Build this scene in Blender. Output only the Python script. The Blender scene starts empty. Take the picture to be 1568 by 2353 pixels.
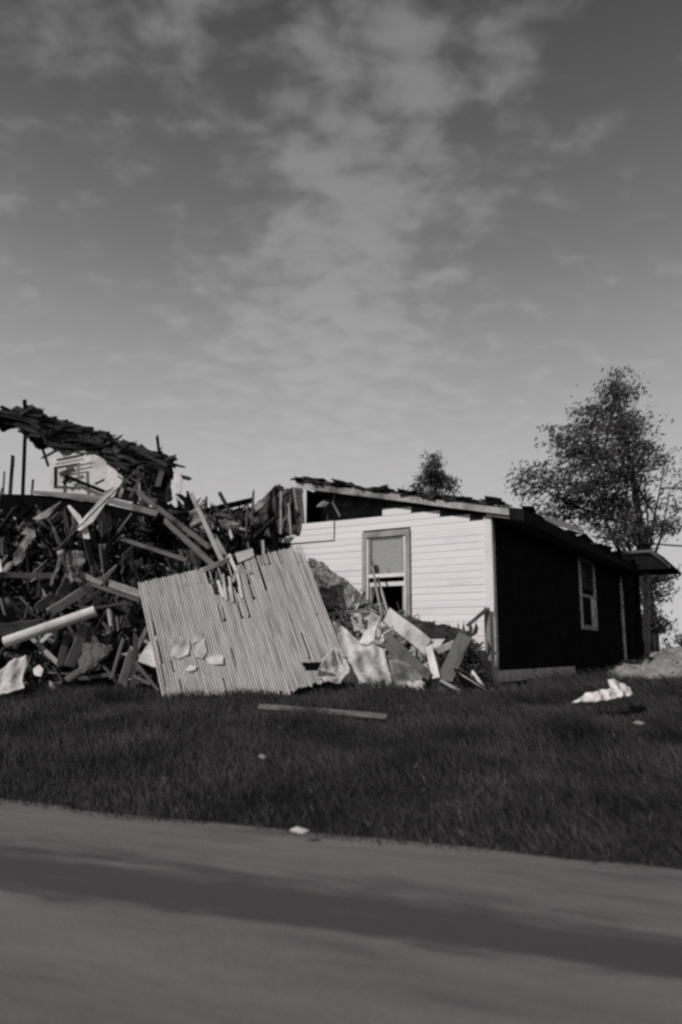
import bpy, bmesh, math, random
import numpy as np
from mathutils import Vector, Matrix, noise as mnoise

random.seed(7); RNG = np.random.default_rng(7)
scn = bpy.context.scene
COL = scn.collection

# ------------------------------------------------------------------ camera
F, PITCH, ROLL = 1700.0, 0.1841, -0.0056      # focal length in units where the picture is 1568 wide
right = Vector((1, 0, 0)); fwd = Vector((0, math.cos(PITCH), math.sin(PITCH))); up = right.cross(fwd)
R_ = right*math.cos(ROLL) - up*math.sin(ROLL); U_ = right*math.sin(ROLL) + up*math.cos(ROLL)
cam = bpy.data.cameras.new('camera'); camo = bpy.data.objects.new('camera', cam); COL.objects.link(camo)
camo.matrix_world = Matrix(((R_.x, U_.x, -fwd.x, 0), (R_.y, U_.y, -fwd.y, 0), (R_.z, U_.z, -fwd.z, 0), (0, 0, 0, 1)))
cam.sensor_fit = 'HORIZONTAL'; cam.sensor_width = 24.0; cam.lens = F/1568*24.0
cam.clip_start = 0.05; cam.clip_end = 3000
cam.dof.use_dof = True; cam.dof.focus_distance = 13.0; cam.dof.aperture_fstop = 0.8
scn.camera = camo
scn.render.resolution_x = 682; scn.render.resolution_y = 1024
try:
    scn.cycles.filter_width = 2.7
    scn.cycles.use_denoising = False
    scn.cycles.max_bounces = 6
    scn.cycles.use_adaptive_sampling = False
except Exception: pass
vs = scn.view_settings
vs.view_transform = 'Standard'; vs.look = 'None'; vs.exposure = 0.0; vs.gamma = 1.0; vs.use_curve_mapping = False

# ------------------------------------------------------------------ sky and sun
SUN_EL = math.radians(33); SUN_AZ = math.atan2(-0.75, -0.66)
to_sun = Vector((math.sin(SUN_AZ)*math.cos(SUN_EL), math.cos(SUN_AZ)*math.cos(SUN_EL), math.sin(SUN_EL)))
world = bpy.data.worlds.new("World"); scn.world = world; world.use_nodes = True
nt = world.node_tree; nt.nodes.clear(); N = nt.nodes.new; Lk = nt.links.new
def mth(op, a, b=None, c=None, clamp=False):
    n = N('ShaderNodeMath'); n.operation = op; n.use_clamp = clamp
    for i, v in enumerate((a, b, c)):
        if v is None: continue
        if isinstance(v, (int, float)): n.inputs[i].default_value = v
        else: Lk(v, n.inputs[i])
    return n.outputs[0]
out = N('ShaderNodeOutputWorld'); bg = N('ShaderNodeBackground'); Lk(bg.outputs[0], out.inputs[0])
sky = N('ShaderNodeTexSky'); sky.sky_type = 'NISHITA'; sky.sun_disc = False
sky.sun_elevation = SUN_EL; sky.sun_rotation = SUN_AZ
sky.air_density = 1.0; sky.dust_density = 1.6; sky.ozone_density = 1.0
sep = N('ShaderNodeSeparateColor'); Lk(sky.outputs[0], sep.inputs[0])      # red-filtered film sees the red light of the sky
tc = N('ShaderNodeTexCoord'); sx = N('ShaderNodeSeparateXYZ'); Lk(tc.outputs['Generated'], sx.inputs[0])
zc = mth('MAXIMUM', sx.outputs[2], 0.0)
# thin high veil that whitens towards the horizon, over the red light of the clear sky
veil = N('ShaderNodeValToRGB'); Lk(zc, veil.inputs[0]); el = veil.color_ramp.elements
VEIL = ((0, .58), (.08, .57), (.17, .535), (.255, .46), (.339, .36), (.416, .27), (.488, .194), (.555, .146), (.613, .112), (.71, .070))
while len(el) < len(VEIL): el.new(.5)
for e, (z_, v_) in zip(el, VEIL): e.position = z_; e.color = (v_, v_, v_, 1)
gam = mth('ADD', mth('MULTIPLY', veil.outputs[0], 20.0*.93), mth('MULTIPLY', sep.outputs[0], 0.05))
# clouds: a layer overhead, seen in perspective
zz = mth('ADD', zc, 0.18)
cx = N('ShaderNodeCombineXYZ'); Lk(mth('DIVIDE', sx.outputs[0], zz), cx.inputs[0]); Lk(mth('DIVIDE', sx.outputs[1], zz), cx.inputs[1])
def wnoise(scale, detail, rough, off, stretch=(1, 1, 1), dist=0.0):
    m = N('ShaderNodeMapping'); m.inputs['Location'].default_value = off; m.inputs['Scale'].default_value = stretch
    Lk(cx.outputs[0], m.inputs[0])
    n = N('ShaderNodeTexNoise'); n.inputs['Scale'].default_value = scale; n.inputs['Detail'].default_value = detail
    n.inputs['Roughness'].default_value = rough; n.inputs['Distortion'].default_value = dist
    Lk(m.outputs[0], n.inputs['Vector']); return n.outputs[0]
big = wnoise(2.6, 2.0, 0.5, (3.1, 7.7, 0), (1.0, 0.8, 1))
fine = wnoise(11.5, 4.5, 0.5, (1.2, 5.2, 0), (1.0, 1.2, 1), 0.2)
def blob(d, k):
    """soft cloud bank in the direction d"""
    v = N('ShaderNodeVectorMath'); v.operation = 'DOT_PRODUCT'; Lk(tc.outputs['Generated'], v.inputs[0]); v.inputs[1].default_value = d
    return mth('EXPONENT', mth('MULTIPLY', mth('SUBTRACT', v.outputs['Value'], 1.0), k))
def dirpx(x, y):
    d = fwd*F + R_*(x-784) + U_*(1176.5-y); return d.normalized()
banks = None
for (x, y, k, amp) in ((960, 150, 420, .20), (880, 260, 420, .10), (650, 320, 1100, .20), (740, 410, 900, .22), (900, 400, 420, .12), (830, 500, 500, .12), (740, 90, 700, .14), (400, 40, 600, .14), (250, 140, 900, .12), (60, 110, 600, .09), (640, 220, 600, .07),
                       (670, 540, 900, .10), (780, 640, 70, .16), (780, 820, 60, .14), (1180, 260, 260, .04), (540, 630, 700, .06), (700, 730, 200, .08), (1140, 80, 700, .10), (1280, 320, 700, .10), (290, 330, 2200, .14), (450, 210, 900, .08), (740, 250, 1500, -.14), (560, 130, 800, -.10), (1080, 240, 1200, -.14), (680, 30, 1500, -.12), (1440, 120, 130, -.14), (300, 520, 60, -.16), (1250, 600, 60, -.14), (520, 400, 300, -.10)):
    b = mth('MULTIPLY', blob(dirpx(x, y), k), amp); banks = b if banks is None else mth('ADD', banks, b)
dens = mth('ADD', mth('ADD', mth('MULTIPLY', big, 0.34), mth('MULTIPLY', fine, 1.15)), banks)
mr = N('ShaderNodeMapRange'); mr.interpolation_type = 'SMOOTHERSTEP'
Lk(dens, mr.inputs[0]); mr.inputs[1].default_value = 0.57; mr.inputs[2].default_value = 1.24; mr.inputs[3].default_value = 0; mr.inputs[4].default_value = 1
cl = mr.outputs[0]
# cloud lifts the dark sky a lot, the pale veil near the horizon hardly
tot = mth('ADD', gam, mth('MULTIPLY', cl, mth('SUBTRACT', 3.3, mth('MULTIPLY', gam, 0.30)), clamp=False))
cc = N('ShaderNodeCombineColor'); Lk(mth('MULTIPLY', tot, 1.012), cc.inputs[0]); Lk(mth('MULTIPLY', tot, 0.995), cc.inputs[1]); Lk(tot, cc.inputs[2])
Lk(cc.outputs[0], bg.inputs['Color']); bg.inputs['Strength'].default_value = 0.05
sl = bpy.data.lights.new('sun', 'SUN'); sl.energy = 2.9; sl.angle = math.radians(0.53); sl.color = (1.0, 0.985, 0.97)
so = bpy.data.objects.new('sun', sl); COL.objects.link(so); so.location = (-20, -20, 30)
so.rotation_euler = (-to_sun).to_track_quat('-Z', 'Y').to_euler()

# ------------------------------------------------------------------ helpers
def P(x, y, Y):
    """point at distance Y (world y) seen at picture position x,y"""
    d = fwd*F + R_*(x-784) + U_*(1176.5-y); return d*(Y/d.y)
def grey(v): return (v*1.03, v*0.985, v*0.985, 1)
MATS = {}
def mat(name, v, rough=0.9, var=0.35, scale=6.0, stretch=(1, 1, 1), bump=0.3, coords='Object', objvar=0.25, detail=6, spec=0.08, stain=None, bscale=None, dist=0.002):
    if name in MATS: return MATS[name]
    m = bpy.data.materials.new(name); m.use_nodes = True; t = m.node_tree
    p = t.nodes['Principled BSDF']; p.inputs['Roughness'].default_value = rough
    try: p.inputs['Specular IOR Level'].default_value = spec
    except Exception: pass
    tcn = t.nodes.new('ShaderNodeTexCoord'); mp = t.nodes.new('ShaderNodeMapping'); mp.inputs['Scale'].default_value = stretch
    oi = t.nodes.new('ShaderNodeObjectInfo')
    va = t.nodes.new('ShaderNodeVectorMath'); va.operation = 'SCALE'
    cmb = t.nodes.new('ShaderNodeCombineXYZ')
    for i in range(3): t.links.new(oi.outputs['Random'], cmb.inputs[i])
    t.links.new(cmb.outputs[0], va.inputs[0]); va.inputs['Scale'].default_value = 37.0
    ad = t.nodes.new('ShaderNodeVectorMath'); ad.operation = 'ADD'
    t.links.new(tcn.outputs[coords], ad.inputs[0]); t.links.new(va.outputs[0], ad.inputs[1]); t.links.new(ad.outputs[0], mp.inputs[0])
    nz = t.nodes.new('ShaderNodeTexNoise'); nz.inputs['Scale'].default_value = scale; nz.inputs['Detail'].default_value = detail; nz.inputs['Roughness'].default_value = 0.65
    t.links.new(mp.outputs[0], nz.inputs['Vector'])
    cr = t.nodes.new('ShaderNodeValToRGB'); cr.color_ramp.elements[0].position = 0.3; cr.color_ramp.elements[1].position = 0.72
    cr.color_ramp.elements[0].color = grey(v*(1-var)); cr.color_ramp.elements[1].color = grey(v*(1+var*0.8))
    t.links.new(nz.outputs[0], cr.inputs[0])
    col = cr.outputs[0]
    if stain:
        sv, sscale, lo, hi = stain
        n2 = t.nodes.new('ShaderNodeTexNoise'); n2.inputs['Scale'].default_value = sscale; n2.inputs['Detail'].default_value = 5
        t.links.new(ad.outputs[0], n2.inputs['Vector'])
        r2 = t.nodes.new('ShaderNodeMapRange'); r2.inputs[1].default_value = lo; r2.inputs[2].default_value = hi; t.links.new(n2.outputs[0], r2.inputs[0])
        mx = t.nodes.new('ShaderNodeMixRGB'); mx.inputs[2].default_value = grey(sv); t.links.new(r2.outputs[0], mx.inputs[0]); t.links.new(col, mx.inputs[1]); col = mx.outputs[0]
    if objvar:
        hs = t.nodes.new('ShaderNodeHueSaturation'); mr_ = t.nodes.new('ShaderNodeMapRange')
        mr_.inputs[3].default_value = 1-objvar; mr_.inputs[4].default_value = 1+objvar
        t.links.new(oi.outputs['Random'], mr_.inputs[0]); t.links.new(mr_.outputs[0], hs.inputs['Value']); t.links.new(col, hs.inputs['Color']); col = hs.outputs[0]
    t.links.new(col, p.inputs['Base Color'])
    if bump:
        b = t.nodes.new('ShaderNodeBump'); b.inputs['Strength'].default_value = bump; b.inputs['Distance'].default_value = 0.02
        if bscale:
            n3 = t.nodes.new('ShaderNodeTexNoise'); n3.inputs['Scale'].default_value = bscale; n3.inputs['Detail'].default_value = 4
            t.links.new(ad.outputs[0], n3.inputs['Vector']); t.links.new(n3.outputs[0], b.inputs['Height'])
        else: t.links.new(nz.outputs[0], b.inputs['Height'])
        t.links.new(b.outputs[0], p.inputs['Normal'])
    MATS[name] = m; return m
WOOD = dict(stretch=(0.6, 9, 9), scale=5)
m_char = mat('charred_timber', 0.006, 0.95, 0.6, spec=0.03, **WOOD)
m_dark = mat('sooty_timber', 0.040, 0.95, 0.6, stain=(0.008, 2.5, .5, .65), **WOOD)
m_mid = mat('weathered_timber', 0.115, 0.9, 0.45, stain=(0.025, 2.2, .52, .72), **WOOD)
m_light = mat('pale_timber', 0.27, 0.85, 0.35, stain=(0.07, 2.0, .55, .75), **WOOD)
m_lath = mat('lath_timber', 0.50, 0.85, 0.22, stain=(0.17, 1.3, .5, .8), objvar=.11, **WOOD)
m_white = mat('old_white_paint', 0.66, 0.6, 0.10, 4, stain=(0.42, 1.6, .5, .8), objvar=.06)
m_siding = mat('white_siding_paint', 0.66, 0.55, 0.06, 3, (0.4, 1, 6), 0.15, objvar=.035, stain=(0.55, 1.1, .55, .85))
m_trim = mat('worn_trim_paint', 0.50, 0.6, 0.25, 5, (1, 1, 1), objvar=.08, stain=(0.2, 3, .52, .75))
m_gtrim = mat('grey_trim_paint', 0.30, 0.6, 0.25, 6, objvar=.1, stain=(0.1, 3, .5, .75))
m_plaster = mat('broken_plaster', 0.66, 0.95, 0.2, 9, objvar=.1, stain=(0.32, 2.2, .5, .8))
m_sheet = mat('plaster_sheet', 0.54, 0.9, 0.22, 5, objvar=.12, stain=(0.2, 2.6, .5, .75))
m_cloth = mat('grey_rag', 0.22, 0.95, 0.5, 7, objvar=.25, stain=(0.05, 4, .48, .65))
m_crumb = mat('crumbled_plaster', 0.24, 1.0, 0.5, 10, objvar=.1, stain=(0.07, 4, .48, .68))
m_insul = mat('matted_insulation', 0.12, 1.0, 0.6, 14, objvar=.2, stain=(0.03, 5, .5, .65))
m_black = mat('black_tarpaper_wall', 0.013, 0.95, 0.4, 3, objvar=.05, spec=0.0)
m_roof = mat('roofing_felt', 0.028, 0.95, 0.6, 8, objvar=.45, stain=(0.075, 3.5, .5, .72), spec=.04)
m_under = mat('dark_soffit_board', 0.014, 0.9, 0.4, 6, objvar=.1, spec=0.02)
m_blind = mat('window_blind', 0.32, 0.8, 0.15, 10, objvar=.05)
m_soffit = mat('stained_soffit', 0.13, 0.9, 0.35, 5, objvar=0, spec=0.02, stain=(0.06, 2, .45, .65))
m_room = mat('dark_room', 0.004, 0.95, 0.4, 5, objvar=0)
m_metal = mat('galvanised_sheet', 0.55, 0.5, 0.15, 4, objvar=.05)
m_soil = mat('pale_soil', 0.25, 1.0, 0.45, 5.0, objvar=0, stain=(0.07, 1.6, .48, .68), bscale=25)
m_bark = mat('tree_bark', 0.04, 0.95, 0.5, 12, objvar=.1)
m_leaf = mat('leaf', 0.11, 0.8, 0.55, 1.1, bump=0, objvar=0)
m_shrub = mat('shrub_leaf', 0.05, 0.8, 0.5, 3, bump=0, objvar=.1)
m_wire = mat('black_cable', 0.02, 0.6, 0.1, 5, bump=0)
m_grass = mat('grass_blade', 0.058, 0.85, 0.7, 0.9, bump=0, objvar=0, detail=3)
m_straw = mat('dry_straw', 0.20, 0.8, 0.4, 2.0, bump=0, objvar=0)
m_turf = mat('turf_soil', 0.02, 1.0, 0.5, 2.0, objvar=0, bscale=30)
for _m in (m_leaf, m_shrub):    # thin leaves let some light through
    _t = _m.node_tree; _p = _t.nodes['Principled BSDF']; _o = _t.nodes['Material Output']; _tl = _t.nodes.new('ShaderNodeBsdfTranslucent'); _x = _t.nodes.new('ShaderNodeMixShader'); _x.inputs[0].default_value = .45
    _t.links.new(_p.inputs['Base Color'].links[0].from_socket, _tl.inputs['Color']); _t.links.new(_p.outputs[0], _x.inputs[1]); _t.links.new(_tl.outputs[0], _x.inputs[2]); _t.links.new(_x.outputs[0], _o.inputs[0])
m_glass = bpy.data.materials.new('window_glass'); m_glass.use_nodes = True
_t = m_glass.node_tree; _t.nodes.remove(_t.nodes['Principled BSDF']); _o = _t.nodes['Material Output']
_mx = _t.nodes.new('ShaderNodeMixShader'); _tr = _t.nodes.new('ShaderNodeBsdfTransparent'); _gl = _t.nodes.new('ShaderNodeBsdfGlossy'); _gl.inputs['Roughness'].default_value = .05
_mx.inputs[0].default_value = .12; _t.links.new(_tr.outputs[0], _mx.inputs[1]); _t.links.new(_gl.outputs[0], _mx.inputs[2]); _t.links.new(_mx.outputs[0], _o.inputs[0])

def tag(o, label=None, cat=None, group=None, kind=None):
    if label: o['label'] = label
    if cat: o['category'] = cat
    if group: o['group'] = group
    if kind: o['kind'] = kind
    return o
def link(name, me, m, parent=None, mw=None):
    o = bpy.data.objects.new(name, me); COL.objects.link(o)
    if m is not None and len(me.materials) == 1 and not isinstance(m, (list, tuple)) and me.materials[0] is not m:
        o.material_slots[0].link = 'OBJECT'; o.material_slots[0].material = m
    if m is not None and len(me.materials) == 0:
        for q in (m if isinstance(m, (list, tuple)) else [m]): me.materials.append(q)
    if parent is not None: o.parent = parent; o.matrix_parent_inverse = Matrix.Identity(4)
    if mw is not None: o.matrix_local = mw
    return o
def empty(name, loc, rot=None):
    o = bpy.data.objects.new(name, None); COL.objects.link(o)
    o.matrix_world = Matrix.Translation(loc) @ (rot.to_4x4() if rot is not None else Matrix.Identity(4)); o.empty_display_size = .3
    return o
def pydata(name, v, f, smooth=False):
    me = bpy.data.meshes.new(name); me.from_pydata([tuple(a) for a in v], [], f); me.update()
    if smooth: me.polygons.foreach_set('use_smooth', [True]*len(me.polygons))
    return me
def npmesh(name, verts, faces, matidx=None):
    """verts (n,3), faces (k,m) arrays -> mesh, fast"""
    me = bpy.data.meshes.new(name); n = len(verts); k, m = faces.shape
    me.vertices.add(n); me.vertices.foreach_set('co', np.ascontiguousarray(verts, np.float32).ravel())
    me.loops.add(k*m); me.loops.foreach_set('vertex_index', np.ascontiguousarray(faces, np.int32).ravel())
    me.polygons.add(k); me.polygons.foreach_set('loop_start', np.arange(0, k*m, m, dtype=np.int32))
    if matidx is not None: me.polygons.foreach_set('material_index', np.ascontiguousarray(matidx, np.int32))
    me.update(calc_edges=True); me.validate(); return me
def boxmesh(name, x0, x1, y0, y1, z0, z1):
    v = [(x, y, z) for x in (x0, x1) for y in (y0, y1) for z in (z0, z1)]
    return pydata(name, v, [(0, 1, 3, 2), (4, 6, 7, 5), (0, 4, 5, 1), (2, 3, 7, 6), (0, 2, 6, 4), (1, 5, 7, 3)])
def plankmesh(name, L, w, t, n=5, bend=0.0, rag=0.0, taper=0.0, rnd=random):
    """a board along local x, centred, w along y, t along z, with a slight bow and splintered ends"""
    v = []; f = []
    for i in range(n+1):
        a = i/n; x = (a-.5)*L; s = 1-taper*a
        dz = bend*L*(1-(2*a-1)**2) + rnd.gauss(0, t*.05); dy = rnd.gauss(0, w*.02)
        for (sy, sz) in ((-1, -1), (1, -1), (1, 1), (-1, 1)):
            ex = rnd.uniform(-rag, rag) if i in (0, n) else 0
            v.append((x+ex, dy+sy*w*.5*s*(1+rnd.uniform(-.03, .03)), dz+sz*t*.5))
    for i in range(n):
        for k in range(4):
            a = i*4+k; b = i*4+(k+1) % 4; f.append((a, b, b+4, a+4))
    f.append((3, 2, 1, 0)); e = n*4; f.append((e, e+1, e+2, e+3))
    return pydata(name, v, f)
def frame_between(p0, p1, tilt=0.0, spin=0.0):
    """matrix: x from p0 to p1, z roughly towards the camera, turned about x by tilt"""
    X = (p1-p0).normalized(); c = (p0+p1)*.5; V = (-c).normalized()
    Y = V.cross(X).normalized(); Z = X.cross(Y).normalized()
    M = Matrix(((X.x, Y.x, Z.x), (X.y, Y.y, Z.y), (X.z, Y.z, Z.z)))
    return Matrix.Translation(c) @ (M @ Matrix.Rotation(tilt, 3, 'X')).to_4x4()
def board(name, label, cat, a, b, w, m, t=None, tilt=0.25, bend=0.0, rag=.05, taper=0.0, group=None):
    """a,b = (px,py,Y); w in picture units"""
    p0, p1 = P(*a), P(*b); Ym = (p0.y+p1.y)/2; W = w*Ym/F; T = t if t else max(.02, W*.3)
    me = plankmesh(name, (p1-p0).length, W, T, 6, bend, rag, taper)
    o = link(name, me, m, None, frame_between(p0, p1, tilt)); return tag(o, label, cat, group)
def sheetmesh(name, pts, thick=0.02, cuts=3, amp=0.05, sc=2.0, seed=0, fine=0.0, fold=0.0):
    bm = bmesh.new(); vs_ = [bm.verts.new(p) for p in pts]
    c = sum((Vector(p) for p in pts), Vector())/len(pts)
    f = bm.faces.new(vs_); bm.normal_update(); bmesh.ops.triangulate(bm, faces=[f])
    for _ in range(cuts): bmesh.ops.subdivide_edges(bm, edges=bm.edges[:], cuts=1, use_grid_fill=True)
    bm.normal_update()
    for v in bm.verts:
        q = v.co*sc + Vector((seed*3.1, seed*1.7, 0)); k = amp*(1.0 if not v.is_boundary else .8)
        v.co += Vector((mnoise.noise(q)*k, mnoise.noise(q+Vector((9, 2, 5)))*k*1.4, mnoise.noise(q+Vector((4, 8, 1)))*k))
        if fold: v.co.y += fold*mnoise.noise(Vector((q.x*4.5+q.z*1.2, 0, q.z*.6)))
        if fine: v.co += Vector((mnoise.noise(q*5), mnoise.noise(q*5+Vector((3, 3, 3))), mnoise.noise(q*5+Vector((7, 1, 1)))))*fine
    bmesh.ops.solidify(bm, geom=bm.faces[:], thickness=thick)
    bmesh.ops.recalc_face_normals(bm, faces=bm.faces[:])
    for v in bm.verts: v.co -= c
    me = bpy.data.meshes.new(name); bm.to_mesh(me); bm.free(); return me, c
def sheet(name, label, cat, pts, m, thick=.02, cuts=3, amp=.05, sc=2.0, parent=None, group=None, fine=0.0, smooth=False, fold=0.0):
    global _sd; _sd += 1
    pp = [P(*q) for q in pts]
    me, c = sheetmesh(name, pp, thick, cuts, amp, sc, _sd, fine, fold)
    if smooth: me.polygons.foreach_set('use_smooth', [True]*len(me.polygons))
    if parent is not None:
        return link(name, me, m, parent, parent.matrix_world.inverted() @ Matrix.Translation(c))
    return tag(link(name, me, m, None, Matrix.Translation(c)), label, cat, group)
_sd = 0
def prism(name, pts, vec, m, parent, cuts=0, amp=0.0, sc=2.0):
    """polygon seen in the picture at its own distance, thickened by the world vector vec"""
    pp = [P(*q) for q in pts]; bm = bmesh.new()
    a = [bm.verts.new(p) for p in pp]; b = [bm.verts.new(p+Vector(vec)) for p in pp]; n = len(pp)
    bm.faces.new(a); bm.faces.new(b[::-1])
    for i in range(n): bm.faces.new((a[i], a[(i+1) % n], b[(i+1) % n], b[i]))
    bm.normal_update(); bmesh.ops.triangulate(bm, faces=bm.faces[:])
    for _ in range(cuts): bmesh.ops.subdivide_edges(bm, edges=bm.edges[:], cuts=1, use_grid_fill=True)
    if amp:
        for v in bm.verts:
            q = v.co*sc; v.co += Vector((mnoise.noise(q), mnoise.noise(q+Vector((5, 1, 3))), mnoise.noise(q+Vector((2, 7, 4)))))*amp
    bmesh.ops.recalc_face_normals(bm, faces=bm.faces[:])
    c = sum(pp, Vector())/n
    for v in bm.verts: v.co -= c
    me = bpy.data.meshes.new(name); bm.to_mesh(me); bm.free()
    return link(name, me, m, parent, (parent.matrix_world.inverted() if parent else Matrix.Identity(4)) @ Matrix.Translation(c))
def pboard(name, parent, a, b, w, m, t=None, tilt=0.2, bend=0, rag=.03, label=None):
    p0, p1 = P(*a), P(*b); W = w*(p0.y+p1.y)/2/F; T = t if t else max(.02, W*.4)
    o = link(name, plankmesh(name, (p1-p0).length, W, T, 5, bend, rag), m, parent, parent.matrix_world.inverted() @ frame_between(p0, p1, tilt))
    if label: o['label'] = label
    return o

# ------------------------------------------------------------------ house frame of reference
YAW = 0.5599; CX, CY, CZ = 2.5239, 12.3429, -0.494; HW = 2.75; LEN = 10.29
e1 = Vector((-math.cos(YAW), math.sin(YAW), 0)); e2 = Vector((math.sin(YAW), math.cos(YAW), 0)); CORNER = Vector((CX, CY, CZ))
def hit_gable(x, y, off=0.0):
    """picture point -> (u,h) on the plane of the white gable wall"""
    n = e2; d = fwd*F + R_*(x-784) + U_*(1176.5-y); t = (CORNER - e2*off).dot(n)/d.dot(n); p = d*t - CORNER
    return p.dot(e1), p.z
def hit_side(x, y, off=0.0):
    n = e1; d = fwd*F + R_*(x-784) + U_*(1176.5-y); t = (CORNER - e1*off).dot(n)/d.dot(n); p = d*t - CORNER
    return p.dot(e2), p.z
def gable_Y(x):
    d = fwd*F + R_*(x-784) + U_*(1176.5-1450); t = CORNER.dot(e2)/d.dot(e2); return d.y*t

# ------------------------------------------------------------------ ground, road
ROAD_Z = -1.20
def on_z(x, y, z):
    d = fwd*F + R_*(x-784) + U_*(1176.5-y); return d*(z/d.z)
EDGE = [on_z(x, y, ROAD_Z) for x, y in ((-900, 1735), (-300, 1805), (0, 1842), (300, 1880), (660, 1914), (950, 1940), (1250, 1978), (1568, 2004), (2100, 2060), (2900, 2160))]
ea = (EDGE[7]-EDGE[2]).normalized(); en = Vector((-ea.y, ea.x, 0))
if en.y < 0: en = -en
E0 = EDGE[2]
_et = np.array([(p-E0).dot(ea) for p in EDGE]); _es = np.array([(p-E0).dot(en) for p in EDGE])
def road_s(x, y):
    """distance beyond the road edge (positive on the grass)"""
    dx = x-E0.x; dy = y-E0.y; t = dx*ea.x+dy*ea.y; s = dx*en.x+dy*en.y
    return s - np.interp(t, _et, _es)
def ground_z(x, y):
    s = road_s(x, y)
    z = np.interp(s, [-1, 0, .4, 2.0, 4.3, 5.6, 7.5, 10, 16, 60, 400], [-1.32, -1.23, -1.17, -1.02, -.76, -.66, -.57, -.52, -.50, -.55, -.7])
    z = z + np.where(s > .3, .03*np.sin(x*1.3+.7)*np.cos(y*1.1)+.025*np.sin(x*2.9+y*1.7), 0)*np.clip(s, 0, 1)
    return z
def axis(a, b, d0, g):
    o = [0.0]; d = d0
    while o[-1] < b: o.append(o[-1]+d); d *= g
    n = [0.0]; d = d0
    while n[-1] > a: n.append(n[-1]-d); d *= g
    return np.array(sorted(set(n+o)))
gx = axis(-900, 900, .22, 1.05); gy = axis(-60, 1500, .22, 1.035)+6
X, Y = np.meshgrid(gx, gy); Z = ground_z(X, Y)
nx, ny = len(gx), len(gy); idx = np.arange(nx*ny).reshape(ny, nx)
faces = np.stack([idx[:-1, :-1], idx[:-1, 1:], idx[1:, 1:], idx[1:, :-1]], -1).reshape(-1, 4)
me = npmesh('ground', np.stack([X, Y, Z], -1).reshape(-1, 3), faces)
tag(link('ground', me, m_turf), 'dark grassy ground rising from the road to the ruin', kind='structure')

def road_material():
    m = bpy.data.materials.new('worn_road_surface'); m.use_nodes = True; t = m.node_tree; p = t.nodes['Principled BSDF']
    def n(k): return t.nodes.new(k)
    def mm(op, a, b=None):
        q = n('ShaderNodeMath'); q.operation = op
        for i, v in enumerate((a, b)):
            if v is None: continue
            if isinstance(v, (int, float)): q.inputs[i].default_value = v
            else: t.links.new(v, q.inputs[i])
        return q.outputs[0]
    tcn = n('ShaderNodeTexCoord'); obj = tcn.outputs['Object']
    def nz(scale, det, st=(1, 1, 1), rough=.6):
        mp = n('ShaderNodeMapping'); mp.inputs['Scale'].default_value = st; t.links.new(obj, mp.inputs[0])
        q = n('ShaderNodeTexNoise'); q.inputs['Scale'].default_value = scale; q.inputs['Detail'].default_value = det; q.inputs['Roughness'].default_value = rough
        t.links.new(mp.outputs[0], q.inputs['Vector']); return q.outputs[0]
    # local x runs along the road, local y away from its edge; a dappled shadow strip is painted into the colour
    sxyz = n('ShaderNodeSeparateXYZ'); t.links.new(obj, sxyz.inputs[0]); lx, ly = sxyz.outputs[0], sxyz.outputs[1]
    warp = mm('MULTIPLY', mm('SUBTRACT', nz(1.3, 4, (.45, 1.4, 1)), .5), .95)
    warp2 = mm('MULTIPLY', mm('SUBTRACT', nz(4.5, 5, (.28, 1.7, 1)), .5), .8)
    lyw = mm('ADD', mm('ADD', ly, warp), warp2)
    def edge(pts):
        c = n('ShaderNodeFloatCurve'); cu = c.mapping.curves[0]
        cu.points[0].location = (0, pts[0]); cu.points[1].location = (1, pts[-1])
        for i in range(1, len(pts)-1): cu.points.new(i/(len(pts)-1), pts[i])
        c.mapping.update(); return c
    f = mm('DIVIDE', mm('ADD', lx, 0.0), 1.0)
    return m, t, p, n, mm, nz, lx, ly, lyw
m_road, t, p, n, mm, nz, lx, ly, lyw = road_material()
# edges of the painted shadow strip, measured on the road surface
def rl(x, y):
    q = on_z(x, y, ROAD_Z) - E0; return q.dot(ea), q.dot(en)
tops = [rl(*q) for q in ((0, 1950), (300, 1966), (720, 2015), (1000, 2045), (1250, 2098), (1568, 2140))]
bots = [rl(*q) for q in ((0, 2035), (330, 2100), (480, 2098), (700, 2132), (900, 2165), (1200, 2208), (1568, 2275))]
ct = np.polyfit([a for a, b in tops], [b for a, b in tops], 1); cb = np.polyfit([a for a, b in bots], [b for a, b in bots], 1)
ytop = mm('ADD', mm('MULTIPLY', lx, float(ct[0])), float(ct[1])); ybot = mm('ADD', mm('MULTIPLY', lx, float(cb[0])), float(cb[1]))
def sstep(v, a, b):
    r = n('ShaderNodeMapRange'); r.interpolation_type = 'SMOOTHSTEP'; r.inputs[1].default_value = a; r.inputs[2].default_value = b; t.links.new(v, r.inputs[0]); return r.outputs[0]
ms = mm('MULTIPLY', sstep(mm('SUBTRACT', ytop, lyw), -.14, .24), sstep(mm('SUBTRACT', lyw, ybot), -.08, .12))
# thinner dark smudges scattered along the road
spots = sstep(nz(1.7, 6, (.35, 1.8, 1), .68), .50, .70)
base = n('ShaderNodeValToRGB'); base.color_ramp.elements[0].position = .3; base.color_ramp.elements[1].position = .75
base.color_ramp.elements[0].color = grey(.12); base.color_ramp.elements[1].color = grey(.205)
t.links.new(nz(1.6, 8, (.3, 1.5, 1), .65), base.inputs[0])
grit = n('ShaderNodeMixRGB'); grit.blend_type = 'MULTIPLY'; grit.inputs[0].default_value = .5
gr = n('ShaderNodeValToRGB'); gr.color_ramp.elements[0].position = .35; gr.color_ramp.elements[1].position = .65; gr.color_ramp.elements[0].color = (.55, .55, .55, 1); gr.color_ramp.elements[1].color = (1.2, 1.2, 1.2, 1)
t.links.new(nz(90, 3), gr.inputs[0]); t.links.new(base.outputs[0], grit.inputs[1]); t.links.new(gr.outputs[0], grit.inputs[2])
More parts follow.
